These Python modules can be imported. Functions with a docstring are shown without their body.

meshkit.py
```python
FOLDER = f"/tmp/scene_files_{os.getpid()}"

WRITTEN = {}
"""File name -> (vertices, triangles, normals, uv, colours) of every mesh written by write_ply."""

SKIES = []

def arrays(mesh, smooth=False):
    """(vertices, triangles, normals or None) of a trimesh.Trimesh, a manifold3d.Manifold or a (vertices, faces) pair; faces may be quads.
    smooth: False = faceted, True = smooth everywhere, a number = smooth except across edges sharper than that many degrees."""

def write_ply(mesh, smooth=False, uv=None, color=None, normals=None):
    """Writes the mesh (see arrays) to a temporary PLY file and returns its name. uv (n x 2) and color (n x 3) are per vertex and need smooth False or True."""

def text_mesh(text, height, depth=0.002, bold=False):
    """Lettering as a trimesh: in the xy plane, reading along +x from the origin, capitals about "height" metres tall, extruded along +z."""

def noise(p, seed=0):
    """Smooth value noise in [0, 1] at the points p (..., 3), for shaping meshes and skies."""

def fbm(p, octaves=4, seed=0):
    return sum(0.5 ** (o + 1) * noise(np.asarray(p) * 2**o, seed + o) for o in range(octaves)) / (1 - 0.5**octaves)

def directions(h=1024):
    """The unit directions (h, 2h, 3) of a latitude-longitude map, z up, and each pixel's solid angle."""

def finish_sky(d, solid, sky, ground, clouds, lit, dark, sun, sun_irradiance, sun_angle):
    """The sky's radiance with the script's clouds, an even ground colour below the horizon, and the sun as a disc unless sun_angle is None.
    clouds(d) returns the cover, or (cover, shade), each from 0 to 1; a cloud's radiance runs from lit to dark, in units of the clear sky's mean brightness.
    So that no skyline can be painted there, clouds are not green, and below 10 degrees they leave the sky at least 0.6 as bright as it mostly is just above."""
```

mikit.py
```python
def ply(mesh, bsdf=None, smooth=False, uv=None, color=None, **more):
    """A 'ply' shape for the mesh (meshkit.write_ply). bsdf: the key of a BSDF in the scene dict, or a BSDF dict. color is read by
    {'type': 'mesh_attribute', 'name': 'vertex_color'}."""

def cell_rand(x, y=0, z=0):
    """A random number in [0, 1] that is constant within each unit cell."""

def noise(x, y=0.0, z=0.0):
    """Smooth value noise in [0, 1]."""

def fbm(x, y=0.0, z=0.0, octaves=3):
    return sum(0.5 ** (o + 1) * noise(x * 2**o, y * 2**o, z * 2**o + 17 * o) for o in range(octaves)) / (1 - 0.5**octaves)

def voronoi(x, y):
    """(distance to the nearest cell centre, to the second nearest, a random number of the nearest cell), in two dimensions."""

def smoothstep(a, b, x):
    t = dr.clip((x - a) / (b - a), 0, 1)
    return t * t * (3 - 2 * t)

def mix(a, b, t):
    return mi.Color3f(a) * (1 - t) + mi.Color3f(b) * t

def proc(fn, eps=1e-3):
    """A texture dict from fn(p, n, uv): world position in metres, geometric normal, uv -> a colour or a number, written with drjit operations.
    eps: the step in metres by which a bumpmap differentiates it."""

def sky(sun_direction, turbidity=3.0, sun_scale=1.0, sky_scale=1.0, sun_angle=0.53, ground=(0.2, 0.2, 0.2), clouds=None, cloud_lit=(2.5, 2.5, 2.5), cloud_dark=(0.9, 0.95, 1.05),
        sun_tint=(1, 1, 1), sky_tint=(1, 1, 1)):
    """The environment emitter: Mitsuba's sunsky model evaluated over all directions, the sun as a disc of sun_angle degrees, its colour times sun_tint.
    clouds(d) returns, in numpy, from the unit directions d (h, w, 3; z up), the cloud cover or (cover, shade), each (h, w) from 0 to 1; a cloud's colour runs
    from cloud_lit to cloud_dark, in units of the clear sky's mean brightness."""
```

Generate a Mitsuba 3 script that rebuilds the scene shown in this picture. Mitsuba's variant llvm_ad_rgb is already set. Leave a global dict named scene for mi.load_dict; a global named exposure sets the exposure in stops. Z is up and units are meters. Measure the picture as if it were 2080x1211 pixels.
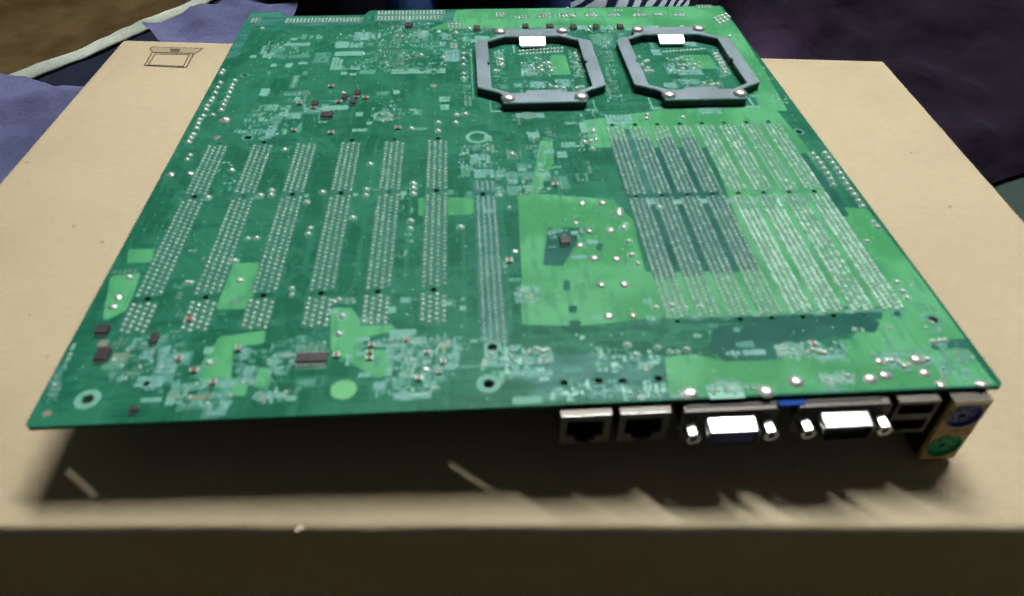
import math, numpy as np, trimesh, shapely, mitsuba as mi, drjit as dr, mikit, meshkit
from shapely.geometry import Polygon, Point, LineString, box as sbox
from shapely.ops import unary_union
from scipy.spatial import Delaunay
T = mi.ScalarTransform4f
scene, labels = {}, {}
RNG = np.random.default_rng(7)

# ------------------------------------------------------------------ camera, light, exposure
# World frame: the circuit board lies in z = 0, its port edge along x (0 to 0.305), y goes back to 0.33.
EYE = np.array([0.13597, -0.14407, 0.17572]); FWD = np.array([0.05208, 0.74077, -0.66974]); UP = np.array([0.03424, 0.66893, 0.74253])
scene['camera'] = {'type': 'thinlens', 'fov': 70.4, 'fov_axis': 'x', 'near_clip': 0.01, 'far_clip': 20.0,
                   'aperture_radius': 0.00085, 'focus_distance': 0.80,
                   'to_world': T().look_at(origin=EYE.tolist(), target=(EYE + FWD).tolist(), up=UP.tolist())}
exposure = 0.19
scene['room_light'] = {'type': 'constant', 'radiance': {'type': 'rgb', 'value': [0.040, 0.0385, 0.036]}}   # the dim room
LAMP_A, LAMP_B = np.array([1.24, 0.73, 2.3]), np.array([0.10, 1.62, 2.3])                                # ends of the tube
LAMP_RGB = [290, 286, 271]

def rgb(r, g, b): return {'type': 'rgb', 'value': [r, g, b]}

def bsdf(key, color, rough=0.5, metallic=0.0, bump=None, bscale=0.001, two=True, **k):
    base = mikit.proc(color) if callable(color) else rgb(*color)
    d = {'type': 'principled', 'base_color': base, 'roughness': rough, 'metallic': metallic, **k}
    if bump is not None:
        d = {'type': 'bumpmap', 'arbitrary': mikit.proc(bump[0], eps=bump[1]), 'scale': bscale, 'bsdf': d}
    scene[key] = {'type': 'twosided', 'bsdf': d} if two else d

# ------------------------------------------------------------------ measured layout of the board, millimetres
MARKS = [(74.4,288.7,8.5,11.0,'w'),(81.0,288.3,2.6,5.9,'w'),(85.2,288.1,3.0,5.9,'w'),(63.9,276.4,7.9,9.2,'w'),(72.3,276.0,7.6,7.6,'w'),(69.6,263.9,17.2,5.9,'w'),(63.7,250.6,6.3,16.1,'w'),(68.4,244.8,3.4,4.7,'w'),
(75.1,244.5,4.7,4.7,'w'),(81.7,239.3,8.8,5.2,'w'),(69.1,238.2,3.4,3.8,'w'),(74.1,236.8,3.7,3.9,'w'),(27.3,268.9,6.7,18.0,'w'),(20.3,270.9,3.9,11.2,'w'),(22.5,262.8,3.8,5.0,'w'),(37.6,278.1,15.0,4.2,'w'),(31.8,261.0,3.8,4.7,'w'),
(40.9,261.5,10.4,4.5,'w'),(39.9,289.0,3.0,7.0,'w'),(44.4,289.0,3.3,5.5,'w'),(49.1,288.8,3.8,6.6,'w'),(54.4,259.1,7.7,13.3,'w'),(34.4,285.7,3.3,3.6,'w'),(15.4,262.1,3.8,3.6,'w'),(29.0,250.0,3.1,4.0,'w'),(37.5,249.6,3.7,5.6,'w'),
(44.9,252.1,5.1,3.2,'w'),(30.3,217.4,4.7,8.5,'w'),(46.2,214.8,11.5,3.9,'w'),(48.4,208.4,3.1,5.4,'w'),(43.9,229.1,2.0,13.4,'w'),(47.9,239.4,2.7,4.7,'w'),(28.2,240.6,2.1,3.9,'w'),(58.9,196.3,10.4,4.6,'b'),(68.8,198.5,13.7,4.6,'w'),
(64.5,184.0,4.8,1.8,'w'),(91.6,213.1,5.8,3.6,'w'),(99.0,214.5,3.5,4.3,'w'),(124.4,205.5,5.8,6.2,'w'),(124.3,196.7,4.6,5.9,'w'),(136.3,202.6,4.8,10.9,'g'),(112.4,175.0,10.7,3.3,'b'),(83.3,175.0,7.1,3.6,'w'),
(81.8,191.1,3.1,3.8,'w'),(87.6,181.8,2.7,3.1,'w'),(110.3,191.8,3.1,3.8,'w'),(108.0,194.8,3.7,2.0,'w'),(36.8,200.2,6.8,6.6,'w'),(44.0,196.0,4.9,11.7,'w'),(35.2,187.8,4.8,4.4,'w'),(41.6,187.2,4.3,6.3,'b'),(41.2,179.2,4.2,9.8,'b'),
(34.0,175.4,5.9,6.0,'b'),(27.6,175.7,4.7,3.6,'w'),(38.1,169.3,3.5,3.5,'w'),(46.6,181.1,2.1,4.3,'w'),(47.8,175.1,1.8,5.4,'w'),(54.1,178.4,2.1,9.1,'w'),(49.7,190.9,6.1,5.7,'w'),(31.0,192.4,4.2,1.9,'w'),(40.8,173.3,3.5,9.5,'b'),
(127.9,258.6,8.4,15.0,'b'),(98.8,252.4,4.2,19.5,'g'),(90.0,265.0,21.9,4.8,'g'),(109.6,239.2,29.8,6.2,'w'),(84.8,260.3,3.5,5.0,'g'),(106.5,260.3,4.9,10.1,'g'),(94.3,276.2,6.5,10.6,'g'),(97.4,286.9,6.6,11.0,'g'),
(110.8,291.0,5.9,9.3,'b'),(104.2,291.3,4.5,9.3,'b'),(126.1,286.3,5.1,8.2,'g'),(136.3,282.2,3.7,6.3,'w'),(141.0,278.9,4.4,5.4,'w'),(148.1,282.7,5.2,6.4,'w'),(122.5,275.6,3.6,6.2,'w'),(83.1,255.4,6.3,4.9,'g'),
(90.0,250.3,5.5,4.8,'g'),(74.7,245.3,5.4,3.1,'w'),(140.7,146.0,9.0,7.9,'b'),(138.5,155.5,7.0,5.5,'g'),(145.0,154.8,6.0,7.5,'g'),(134.0,136.1,4.0,8.7,'b'),(142.3,133.5,8.7,6.8,'b'),(145.3,164.2,3.9,5.6,'w'),
(149.4,132.9,3.9,6.2,'b'),(154.6,130.5,5.4,6.8,'b'),(159.5,137.7,2.7,5.7,'b'),(161.3,130.8,5.4,5.6,'b'),(154.7,126.5,4.6,3.6,'b'),(154.6,120.6,5.9,4.7,'w'),(161.2,120.9,3.2,4.6,'b'),(148.4,120.3,2.0,4.7,'w'),
(148.5,116.0,1.9,2.8,'w'),(168.9,131.3,5.7,3.7,'w'),(174.6,132.6,2.0,3.1,'w'),(156.8,149.2,7.6,8.0,'g'),(167.3,166.4,5.8,5.0,'w'),(167.8,161.1,4.0,4.2,'g'),(169.1,155.3,13.8,3.8,'g'),(167.3,149.4,3.5,7.9,'g'),
(173.1,151.2,4.9,4.0,'w'),(168.0,139.6,2.4,3.8,'w'),(176.8,124.9,4.0,9.5,'b'),(178.9,147.9,4.6,6.0,'w'),(186.5,177.4,4.5,2.3,'w'),(192.1,173.0,3.3,10.3,'w'),(190.5,165.0,3.6,5.7,'g'),(184.9,156.6,11.0,4.6,'w'),
(185.6,128.4,6.0,6.7,'g'),(189.9,136.6,2.4,10.1,'g'),(183.3,80.2,4.2,6.2,'b'),(170.3,89.8,4.2,3.4,'w'),(177.1,87.9,3.0,2.3,'w'),(151.4,60.2,4.5,2.3,'w'),(148.1,69.5,2.0,4.5,'g'),(135.4,117.5,3.2,4.6,'b'),
(211.1,180.5,13.5,9.2,'b'),(210.0,174.4,5.9,6.0,'b'),(153.5,54.5,5.0,4.2,'g'),(212.3,108.7,3.8,4.4,'b'),(143.3,104.6,4.4,2.7,'b'),(177.5,72.4,7.6,2.3,'b'),(160.0,182.0,4.5,10.7,'g'),(173.1,185.7,3.0,3.9,'g'),
(149.4,23.8,2.9,4.2,'b'),(152.2,19.9,5.7,2.2,'b'),(158.8,19.0,5.8,2.7,'b'),(149.9,14.8,4.8,4.8,'b'),(156.4,13.5,8.4,3.4,'b'),(167.3,14.1,6.8,2.0,'w'),(187.4,13.4,6.9,2.0,'b'),(227.0,22.7,6.5,3.5,'b'),(221.8,18.9,5.3,2.5,'b'),
(228.9,18.9,7.8,2.8,'b'),(215.5,6.3,4.8,2.0,'b'),(151.5,2.4,9.6,2.8,'w'),(159.6,2.2,2.7,2.2,'b'),(151.5,32.3,2.6,1.8,'g'),(175.9,16.4,2.4,3.2,'g'),(181.3,15.7,2.8,3.0,'g'),(172.3,28.8,2.6,2.9,'g'),(197.0,22.9,1.7,1.7,'w'),
(226.3,29.9,2.2,2.4,'w'),(211.9,27.7,3.0,1.8,'w'),(178.6,38.3,3.0,1.9,'w'),(198.4,36.8,3.0,2.8,'w'),(198.3,45.9,3.6,3.9,'w'),(183.1,5.1,3.6,3.5,'g'),(163.8,4.6,3.5,2.5,'g'),(175.2,4.8,4.3,3.0,'g'),(193.8,4.2,3.9,2.8,'g'),
(160.8,5.8,1.9,1.5,'b'),(198.3,7.2,1.8,2.1,'w'),(198.3,1.5,2.3,2.0,'w'),(214.6,2.4,11.3,5.5,'G'),(241.5,19.0,9.9,6.0,'G'),(250.2,21.5,2.5,2.3,'g'),(251.0,17.8,6.1,2.6,'g'),(253.8,15.1,9.3,1.7,'b'),(250.2,1.4,6.8,2.4,'w'),
(276.0,15.8,5.9,2.0,'w'),(252.1,5.8,10.9,4.0,'G'),(244.0,6.3,3.3,3.4,'g'),(291.7,16.0,4.7,2.0,'w'),(297.2,11.8,4.9,3.5,'g'),(268.6,12.5,3.7,3.3,'g'),(275.1,9.5,7.5,2.0,'g'),(291.7,0.3,3.3,2.1,'b'),(294.1,32.0,2.1,4.4,'w'),
(298.0,14.7,4.5,1.3,'g'),(269.9,27.5,3.0,2.4,'g'),(280.1,28.1,5.2,2.5,'g'),(288.8,7.2,2.9,1.2,'w'),(295.8,7.3,2.9,1.6,'w'),(288.2,4.7,3.4,1.2,'g'),(294.7,4.3,3.9,1.3,'g'),(80.9,28.2,10.2,3.8,'g'),(82.7,13.5,7.2,3.1,'b'),
(69.5,23.1,3.8,3.3,'w'),(73.5,26.0,3.2,3.0,'w'),(73.0,17.9,3.6,1.8,'w'),(71.3,20.1,4.2,1.8,'w'),(73.1,8.6,5.6,2.3,'w'),(77.9,7.1,3.5,2.3,'w'),(68.5,7.6,2.0,1.7,'w'),(87.6,27.8,2.1,2.3,'w'),(97.8,32.2,4.9,1.8,'w'),
(97.4,28.4,4.1,1.7,'w'),(97.8,25.2,3.7,1.9,'w'),(103.2,21.3,2.1,4.8,'w'),(99.8,15.6,3.7,1.9,'w'),(107.7,20.9,2.0,12.4,'w'),(107.0,28.6,10.9,1.7,'w'),(111.1,32.7,7.6,2.3,'w'),(104.8,10.8,3.6,2.8,'b'),(109.5,9.9,3.6,2.7,'b'),
(112.9,6.3,6.0,4.0,'b'),(113.8,22.4,3.1,7.4,'b'),(93.8,22.7,1.6,5.9,'b'),(47.3,29.4,3.2,3.4,'w'),(59.8,27.1,2.7,5.2,'b'),(62.6,18.2,3.6,6.4,'b'),(64.2,14.7,2.3,2.1,'w'),(58.8,26.7,2.7,3.0,'g'),(44.9,13.5,9.7,3.1,'w'),
(54.1,13.9,10.2,1.9,'b'),(49.3,9.1,8.1,2.0,'t'),(40.8,9.2,3.0,6.0,'w'),(55.4,9.4,5.6,2.7,'b'),(49.6,5.8,4.0,2.6,'b'),(54.3,3.6,3.4,5.1,'b'),(57.9,3.8,2.9,5.8,'b'),(57.0,14.4,4.1,2.1,'w'),(35.4,22.2,5.7,5.8,'b'),
(27.0,32.7,5.9,4.2,'b'),(27.8,28.4,3.8,4.5,'b'),(30.4,35.8,3.8,4.7,'b'),(32.8,29.2,1.6,5.3,'b'),(39.4,26.3,4.8,4.4,'w'),(46.2,20.2,2.6,4.3,'w'),(31.9,16.4,8.7,4.9,'b'),(34.7,8.7,6.5,1.7,'w'),(16.7,34.2,5.4,6.2,'g'),
(19.0,27.4,5.3,4.5,'t'),(18.1,23.8,7.4,3.0,'w'),(11.3,34.5,3.2,3.2,'t'),(37.2,17.5,3.6,3.5,'b'),(35.2,16.6,4.1,2.8,'g'),(39.4,31.1,2.1,3.8,'w'),(30.1,57.7,2.4,4.4,'g'),(50.5,54.0,4.6,6.1,'g'),(31.5,64.5,4.1,2.3,'w'),
(70.3,57.4,1.8,6.3,'g'),(91.7,51.0,4.6,2.6,'g'),(86.3,46.2,2.9,2.6,'w'),(9.2,68.2,2.7,2.8,'g'),(6.1,72.3,9.3,3.3,'g'),(106.9,46.0,2.6,3.4,'w'),(89.7,43.5,2.3,2.5,'w'),(116.9,30.2,4.8,2.7,'w'),(124.1,30.2,4.8,2.8,'b'),
(125.3,28.1,3.4,2.0,'w'),(111.6,25.2,1.4,5.2,'g'),(119.0,23.8,3.8,3.3,'b'),(119.5,20.3,2.8,2.5,'b'),(127.4,22.4,6.5,3.9,'b'),(128.4,18.5,3.7,3.7,'b'),(136.2,17.4,12.9,1.4,'w'),(121.1,10.5,4.5,3.3,'w'),(124.7,12.7,2.7,2.8,'b'),
(114.2,14.3,3.6,2.5,'b'),(105.0,10.6,2.7,2.4,'b'),(114.4,6.0,9.3,3.4,'b'),(111.2,34.6,9.2,2.8,'w'),(129.1,27.9,2.4,2.0,'w'),(131.0,26.6,4.2,1.7,'w'),(135.4,29.1,2.4,1.6,'w'),(146.9,25.3,7.7,1.3,'w'),(146.3,22.1,2.8,3.9,'w'),
(145.8,18.2,5.1,2.5,'b'),(140.8,21.1,4.2,7.7,'w'),(151.0,12.7,16.9,1.8,'b'),(99.6,15.6,3.6,1.5,'w'),(107.9,21.2,1.8,13.4,'w'),(107.0,28.5,9.5,1.2,'w'),(112.9,18.1,7.8,1.2,'g'),(113.0,22.0,7.5,1.0,'g'),(126.6,48.4,3.5,2.7,'w'),
(97.8,41.3,3.0,2.2,'w'),(131.9,50.6,1.8,2.3,'g'),(131.7,45.7,2.6,2.9,'w'),(111.4,50.9,2.5,2.3,'w'),(91.3,52.3,4.1,3.1,'g'),(102.2,41.1,6.9,3.6,'g'),(139.0,236.1,0.7,62.3,'w'),(147.6,196.5,0.8,12.3,'w'),(150.8,191.2,6.4,1.5,'w'),
(198.6,190.5,6.6,1.4,'w'),(201.0,196.4,1.1,11.5,'w'),(164.1,267.5,1.2,12.5,'w'),(164.6,211.1,1.5,7.5,'w'),(185.8,270.7,1.5,7.0,'g'),(173.9,220.2,7.0,5.8,'b'),(163.3,219.7,3.5,3.8,'b'),(155.7,218.6,3.1,4.8,'b'),
(188.4,221.1,6.1,8.8,'b'),(154.8,258.8,5.6,7.7,'b'),(170.3,235.8,8.1,9.2,'b'),(170.6,245.7,4.6,8.5,'b'),(186.9,211.6,4.3,6.6,'b'),(210.8,212.0,1.7,5.6,'w'),(217.9,278.9,13.2,14.4,'g'),(216.0,257.5,9.9,10.0,'g'),
(136.1,203.2,4.2,10.7,'g'),(134.8,227.7,1.7,3.9,'w'),(167.0,186.1,14.2,5.1,'b'),(245.8,270.1,2.9,12.8,'w'),(246.5,258.5,5.2,7.9,'b'),(245.2,215.8,7.0,6.7,'b'),(256.9,220.1,8.9,4.9,'b'),(250.1,236.1,5.0,10.3,'b'),
(259.8,231.6,12.7,6.1,'b'),(269.5,270.9,5.8,9.3,'b'),(267.9,209.5,4.3,3.7,'b'),(282.9,196.0,1.3,8.9,'w'),(282.3,190.4,7.5,2.2,'w'),(287.3,202.2,5.1,1.8,'w'),(230.4,196.0,1.0,13.3,'w'),(233.1,191.0,7.1,1.8,'w'),
(276.5,225.8,3.6,4.0,'b'),(258.9,187.3,10.0,6.8,'b'),(213.6,230.4,2.7,16.1,'g'),(210.7,212.0,2.6,13.1,'g'),(74.5,288.8,7.1,10.4,'b'),(80.7,288.5,2.9,7.5,'b'),(84.5,289.5,2.4,8.2,'b'),(93.9,286.5,3.0,10.4,'g'),
(73.1,275.0,4.1,5.7,'b'),(79.9,276.9,2.9,4.3,'b'),(97.1,303.9,5.5,12.6,'g'),(101.4,310.1,3.7,6.4,'b'),(110.6,291.1,6.0,9.1,'b'),(129.6,304.3,9.2,9.4,'T'),(149.3,296.5,6.0,7.7,'g'),(165.3,298.2,8.6,6.2,'b'),
(180.4,296.1,7.3,6.2,'b'),(136.3,281.2,3.6,5.9,'b'),(143.7,282.4,4.1,8.8,'b'),(124.5,285.3,4.7,7.4,'b'),(123.3,274.5,2.3,5.7,'b'),(129.2,272.8,4.6,8.5,'T'),(105.0,283.2,3.5,7.3,'g'),(112.4,282.1,2.9,5.9,'g'),
(140.1,323.0,6.3,7.5,'g'),(159.0,319.8,7.6,9.1,'T'),(172.0,315.6,10.1,6.6,'T'),(187.1,317.1,9.5,7.5,'T'),(201.2,317.0,12.1,8.3,'T'),(217.1,316.8,8.2,7.5,'T'),(230.9,316.8,8.9,6.7,'T'),(248.1,316.1,9.0,6.7,'T'),
(260.0,316.1,7.0,5.8,'T'),(273.7,315.2,7.7,6.6,'T'),(208.0,296.6,5.6,6.2,'b'),(223.7,296.0,7.4,6.2,'b'),(217.1,277.3,10.8,16.1,'b'),(251.1,295.0,6.8,6.2,'b'),(237.3,293.9,5.5,6.1,'b'),(230.4,282.8,3.1,7.4,'b'),
(194.7,298.7,6.7,6.2,'b'),(193.6,326.6,7.7,3.4,'g'),(214.7,322.4,5.8,3.4,'g'),(236.3,324.2,8.4,3.4,'T'),(248.3,323.7,6.5,3.4,'T'),(264.1,327.5,7.8,3.4,'g'),(293.4,328.6,10.5,6.1,'G'),(102.2,325.0,43.5,6.7,'G'),
(101.6,316.8,41.7,8.1,'G'),(48.7,314.8,48.2,8.0,'G'),(6.3,316.3,6.1,8.0,'G'),(141.3,70.5,8.6,99.4,'S'),(295.4,119.9,14.3,39.8,'S')]
POURS = [(0,[(135.8,115.6),(167.5,116.0),(187.2,112.4),(196.5,110.8),(198.8,103.5),(202.3,96.3),(200.8,63.1),(205.0,60.9),(204.7,38.5),(206.3,37.9),(172.6,34.7),(152.5,36.2),(152.6,51.6),(154.0,61.2),(156.1,114.6)]),
(0,[(193.2,179.9),(236.3,189.8),(293.1,191.1),(295.7,149.1),(292.1,110.0),(290.5,100.8),(302.8,98.5),(303.8,62.4),(303.7,21.1),(262.7,23.2),(279.9,34.6),(246.2,35.1),(205.4,37.9),(204.5,62.9),(243.5,60.1),(248.9,151.2),
(204.7,153.3),(193.1,153.8)]),(0,[(198.5,18.5),(208.7,19.1),(218.4,15.2),(232.8,16.0),(238.4,17.6),(259.9,16.4),(259.3,23.4),(298.3,21.4),(302.1,18.8),(302.6,0.0),(195.9,-0.4)]),(0,[(113.8,115.9),(137.2,114.8),(136.9,102.6),
(114.2,102.6)]),(0,[(170.1,161.7),(175.8,161.4),(174.4,141.6),(164.1,114.2),(161.0,114.4)]),(0,[(130.3,327.3),(154.3,333.3),(303.1,329.7),(304.6,290.3),(302.6,240.9),(298.9,185.5),(285.0,186.1),(293.9,254.5),(280.1,291.2),
(152.8,297.6),(113.6,297.5),(128.7,312.6)]),(0,[(184.6,257.5),(193.1,257.2),(193.3,231.5),(182.5,231.9)]),(0,[(260.6,254.5),(276.3,253.9),(277.0,235.5),(260.4,236.2)]),(0,[(3.0,86.0),(13.0,85.5),(14.2,77.5),(5.2,77.1)]),
(0,[(1.7,70.0),(12.3,71.3),(13.1,63.4),(13.6,50.4),(8.0,45.7),(6.3,49.1)]),(0,[(45.3,75.1),(54.9,75.4),(57.1,49.4),(44.8,49.4)]),(0,[(49.3,35.6),(64.3,38.1),(64.9,31.7),(55.1,30.3),(57.5,16.8),(63.3,13.7),(63.6,8.6),(59.2,9.2),
(44.9,18.1)]),(0,[(65.2,20.9),(69.9,20.2),(70.3,11.6),(65.3,12.4)]),(0,[(85.1,48.4),(92.6,48.1),(95.7,42.0),(106.9,38.9),(109.1,35.6),(99.1,33.0),(96.9,27.0),(107.7,26.4),(107.4,14.8),(102.7,14.4),(87.7,27.5)]),(1,[(202.0,152.6),
(238.0,152.0),(244.4,129.2),(240.7,95.1),(236.7,60.9),(202.7,62.0),(202.7,76.9),(202.5,113.3)]),(1,[(289.7,144.0),(293.1,144.7),(294.1,117.7),(293.3,94.5),(290.1,92.7)]),(1,[(239.4,36.0),(270.1,39.8),(281.9,38.2),(274.7,29.8),
(238.0,31.7)]),(1,[(206.5,36.8),(239.5,36.4),(238.3,32.7),(205.9,34.2)]),(1,[(218.9,32.1),(238.1,32.1),(232.5,15.1),(218.5,15.5),(214.2,21.1)]),(1,[(189.0,34.3),(197.2,34.2),(196.5,30.9),(191.1,31.8)]),(1,[(234.8,32.8),
(263.6,31.3),(278.7,32.0),(273.9,26.0),(267.0,26.8),(260.3,25.7),(248.1,22.1),(236.6,15.2),(229.3,15.6)]),(1,[(265.4,35.7),(270.0,38.9),(282.1,38.8),(279.4,32.3),(264.4,33.1)]),(1,[(257.6,21.6),(259.5,17.4),(255.3,16.9)]),
(1,[(291.5,20.9),(303.0,21.7),(304.3,16.4),(289.3,17.2)]),(1,[(166.9,92.1),(181.5,90.9),(180.4,87.4),(170.2,67.5),(162.5,68.4)]),(1,[(185.3,81.3),(187.5,80.2),(186.5,75.9),(183.9,76.1)]),(1,[(169.3,59.2),(171.8,59.1),(171.1,53.2),
(168.6,53.3)]),(1,[(169.4,59.0),(171.7,58.9),(171.1,53.7),(168.8,53.8)]),(1,[(169.6,45.1),(172.7,45.0),(172.2,41.4),(169.2,41.6)]),(1,[(168.9,37.5),(173.0,37.3),(172.6,34.5),(168.6,34.8)]),(2,[(149.1,21.1),(165.9,21.4),
(198.7,19.1),(196.5,9.4),(196.4,0.6),(151.6,1.8),(152.7,5.0),(155.0,9.0),(148.5,11.9)]),(2,[(-2.6,301.9),(6.9,301.6),(6.3,260.7),(-0.6,260.9)]),(2,[(-0.1,327.1),(19.1,329.7),(26.7,321.2),(71.4,319.6),(72.5,306.8),(44.3,304.7),
(19.7,308.8),(2.5,305.5)]),(2,[(78.2,330.9),(130.3,327.3),(128.7,308.6),(79.7,311.2)]),(2,[(-4.4,25.9),(-2.5,37.1),(4.5,17.0),(-0.0,13.2)]),(2,[(207.0,169.4),(217.4,170.4),(218.4,113.5),(208.8,114.0)])]
JOINTS = [(182.9,108.4,1.4),(191.5,108.2,1.8),(197.5,101.7,1.4),(197.3,98.5,1.3),(178.6,94.7,1.1),(183.3,88.8,1.7),(191.6,88.9,1.8),(182.6,71.5,1.7),(191.3,70.6,1.6),(182.9,56.0,1.6),(191.8,55.5,1.8),(178.2,79.7,1.5),
(152.5,77.2,1.1),(131.6,93.9,1.0),(182.8,39.0,1.6),(191.8,38.8,1.6),(202.5,2.3,2.4),(227.3,1.7,2.4),(238.4,5.5,2.4),(262.9,5.1,2.4),(268.6,6.4,2.0),(282.4,12.5,2.4),(281.8,6.6,2.0),(284.7,1.7,1.8),(298.1,1.3,2.0),(269.2,12.5,1.7),
(16.5,187.8,2.7),(4.0,139.0,2.0),(12.3,139.6,1.8),(8.4,57.8,1.5),(8.2,53.0,1.5),(119.6,17.1,1.2)]
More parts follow.
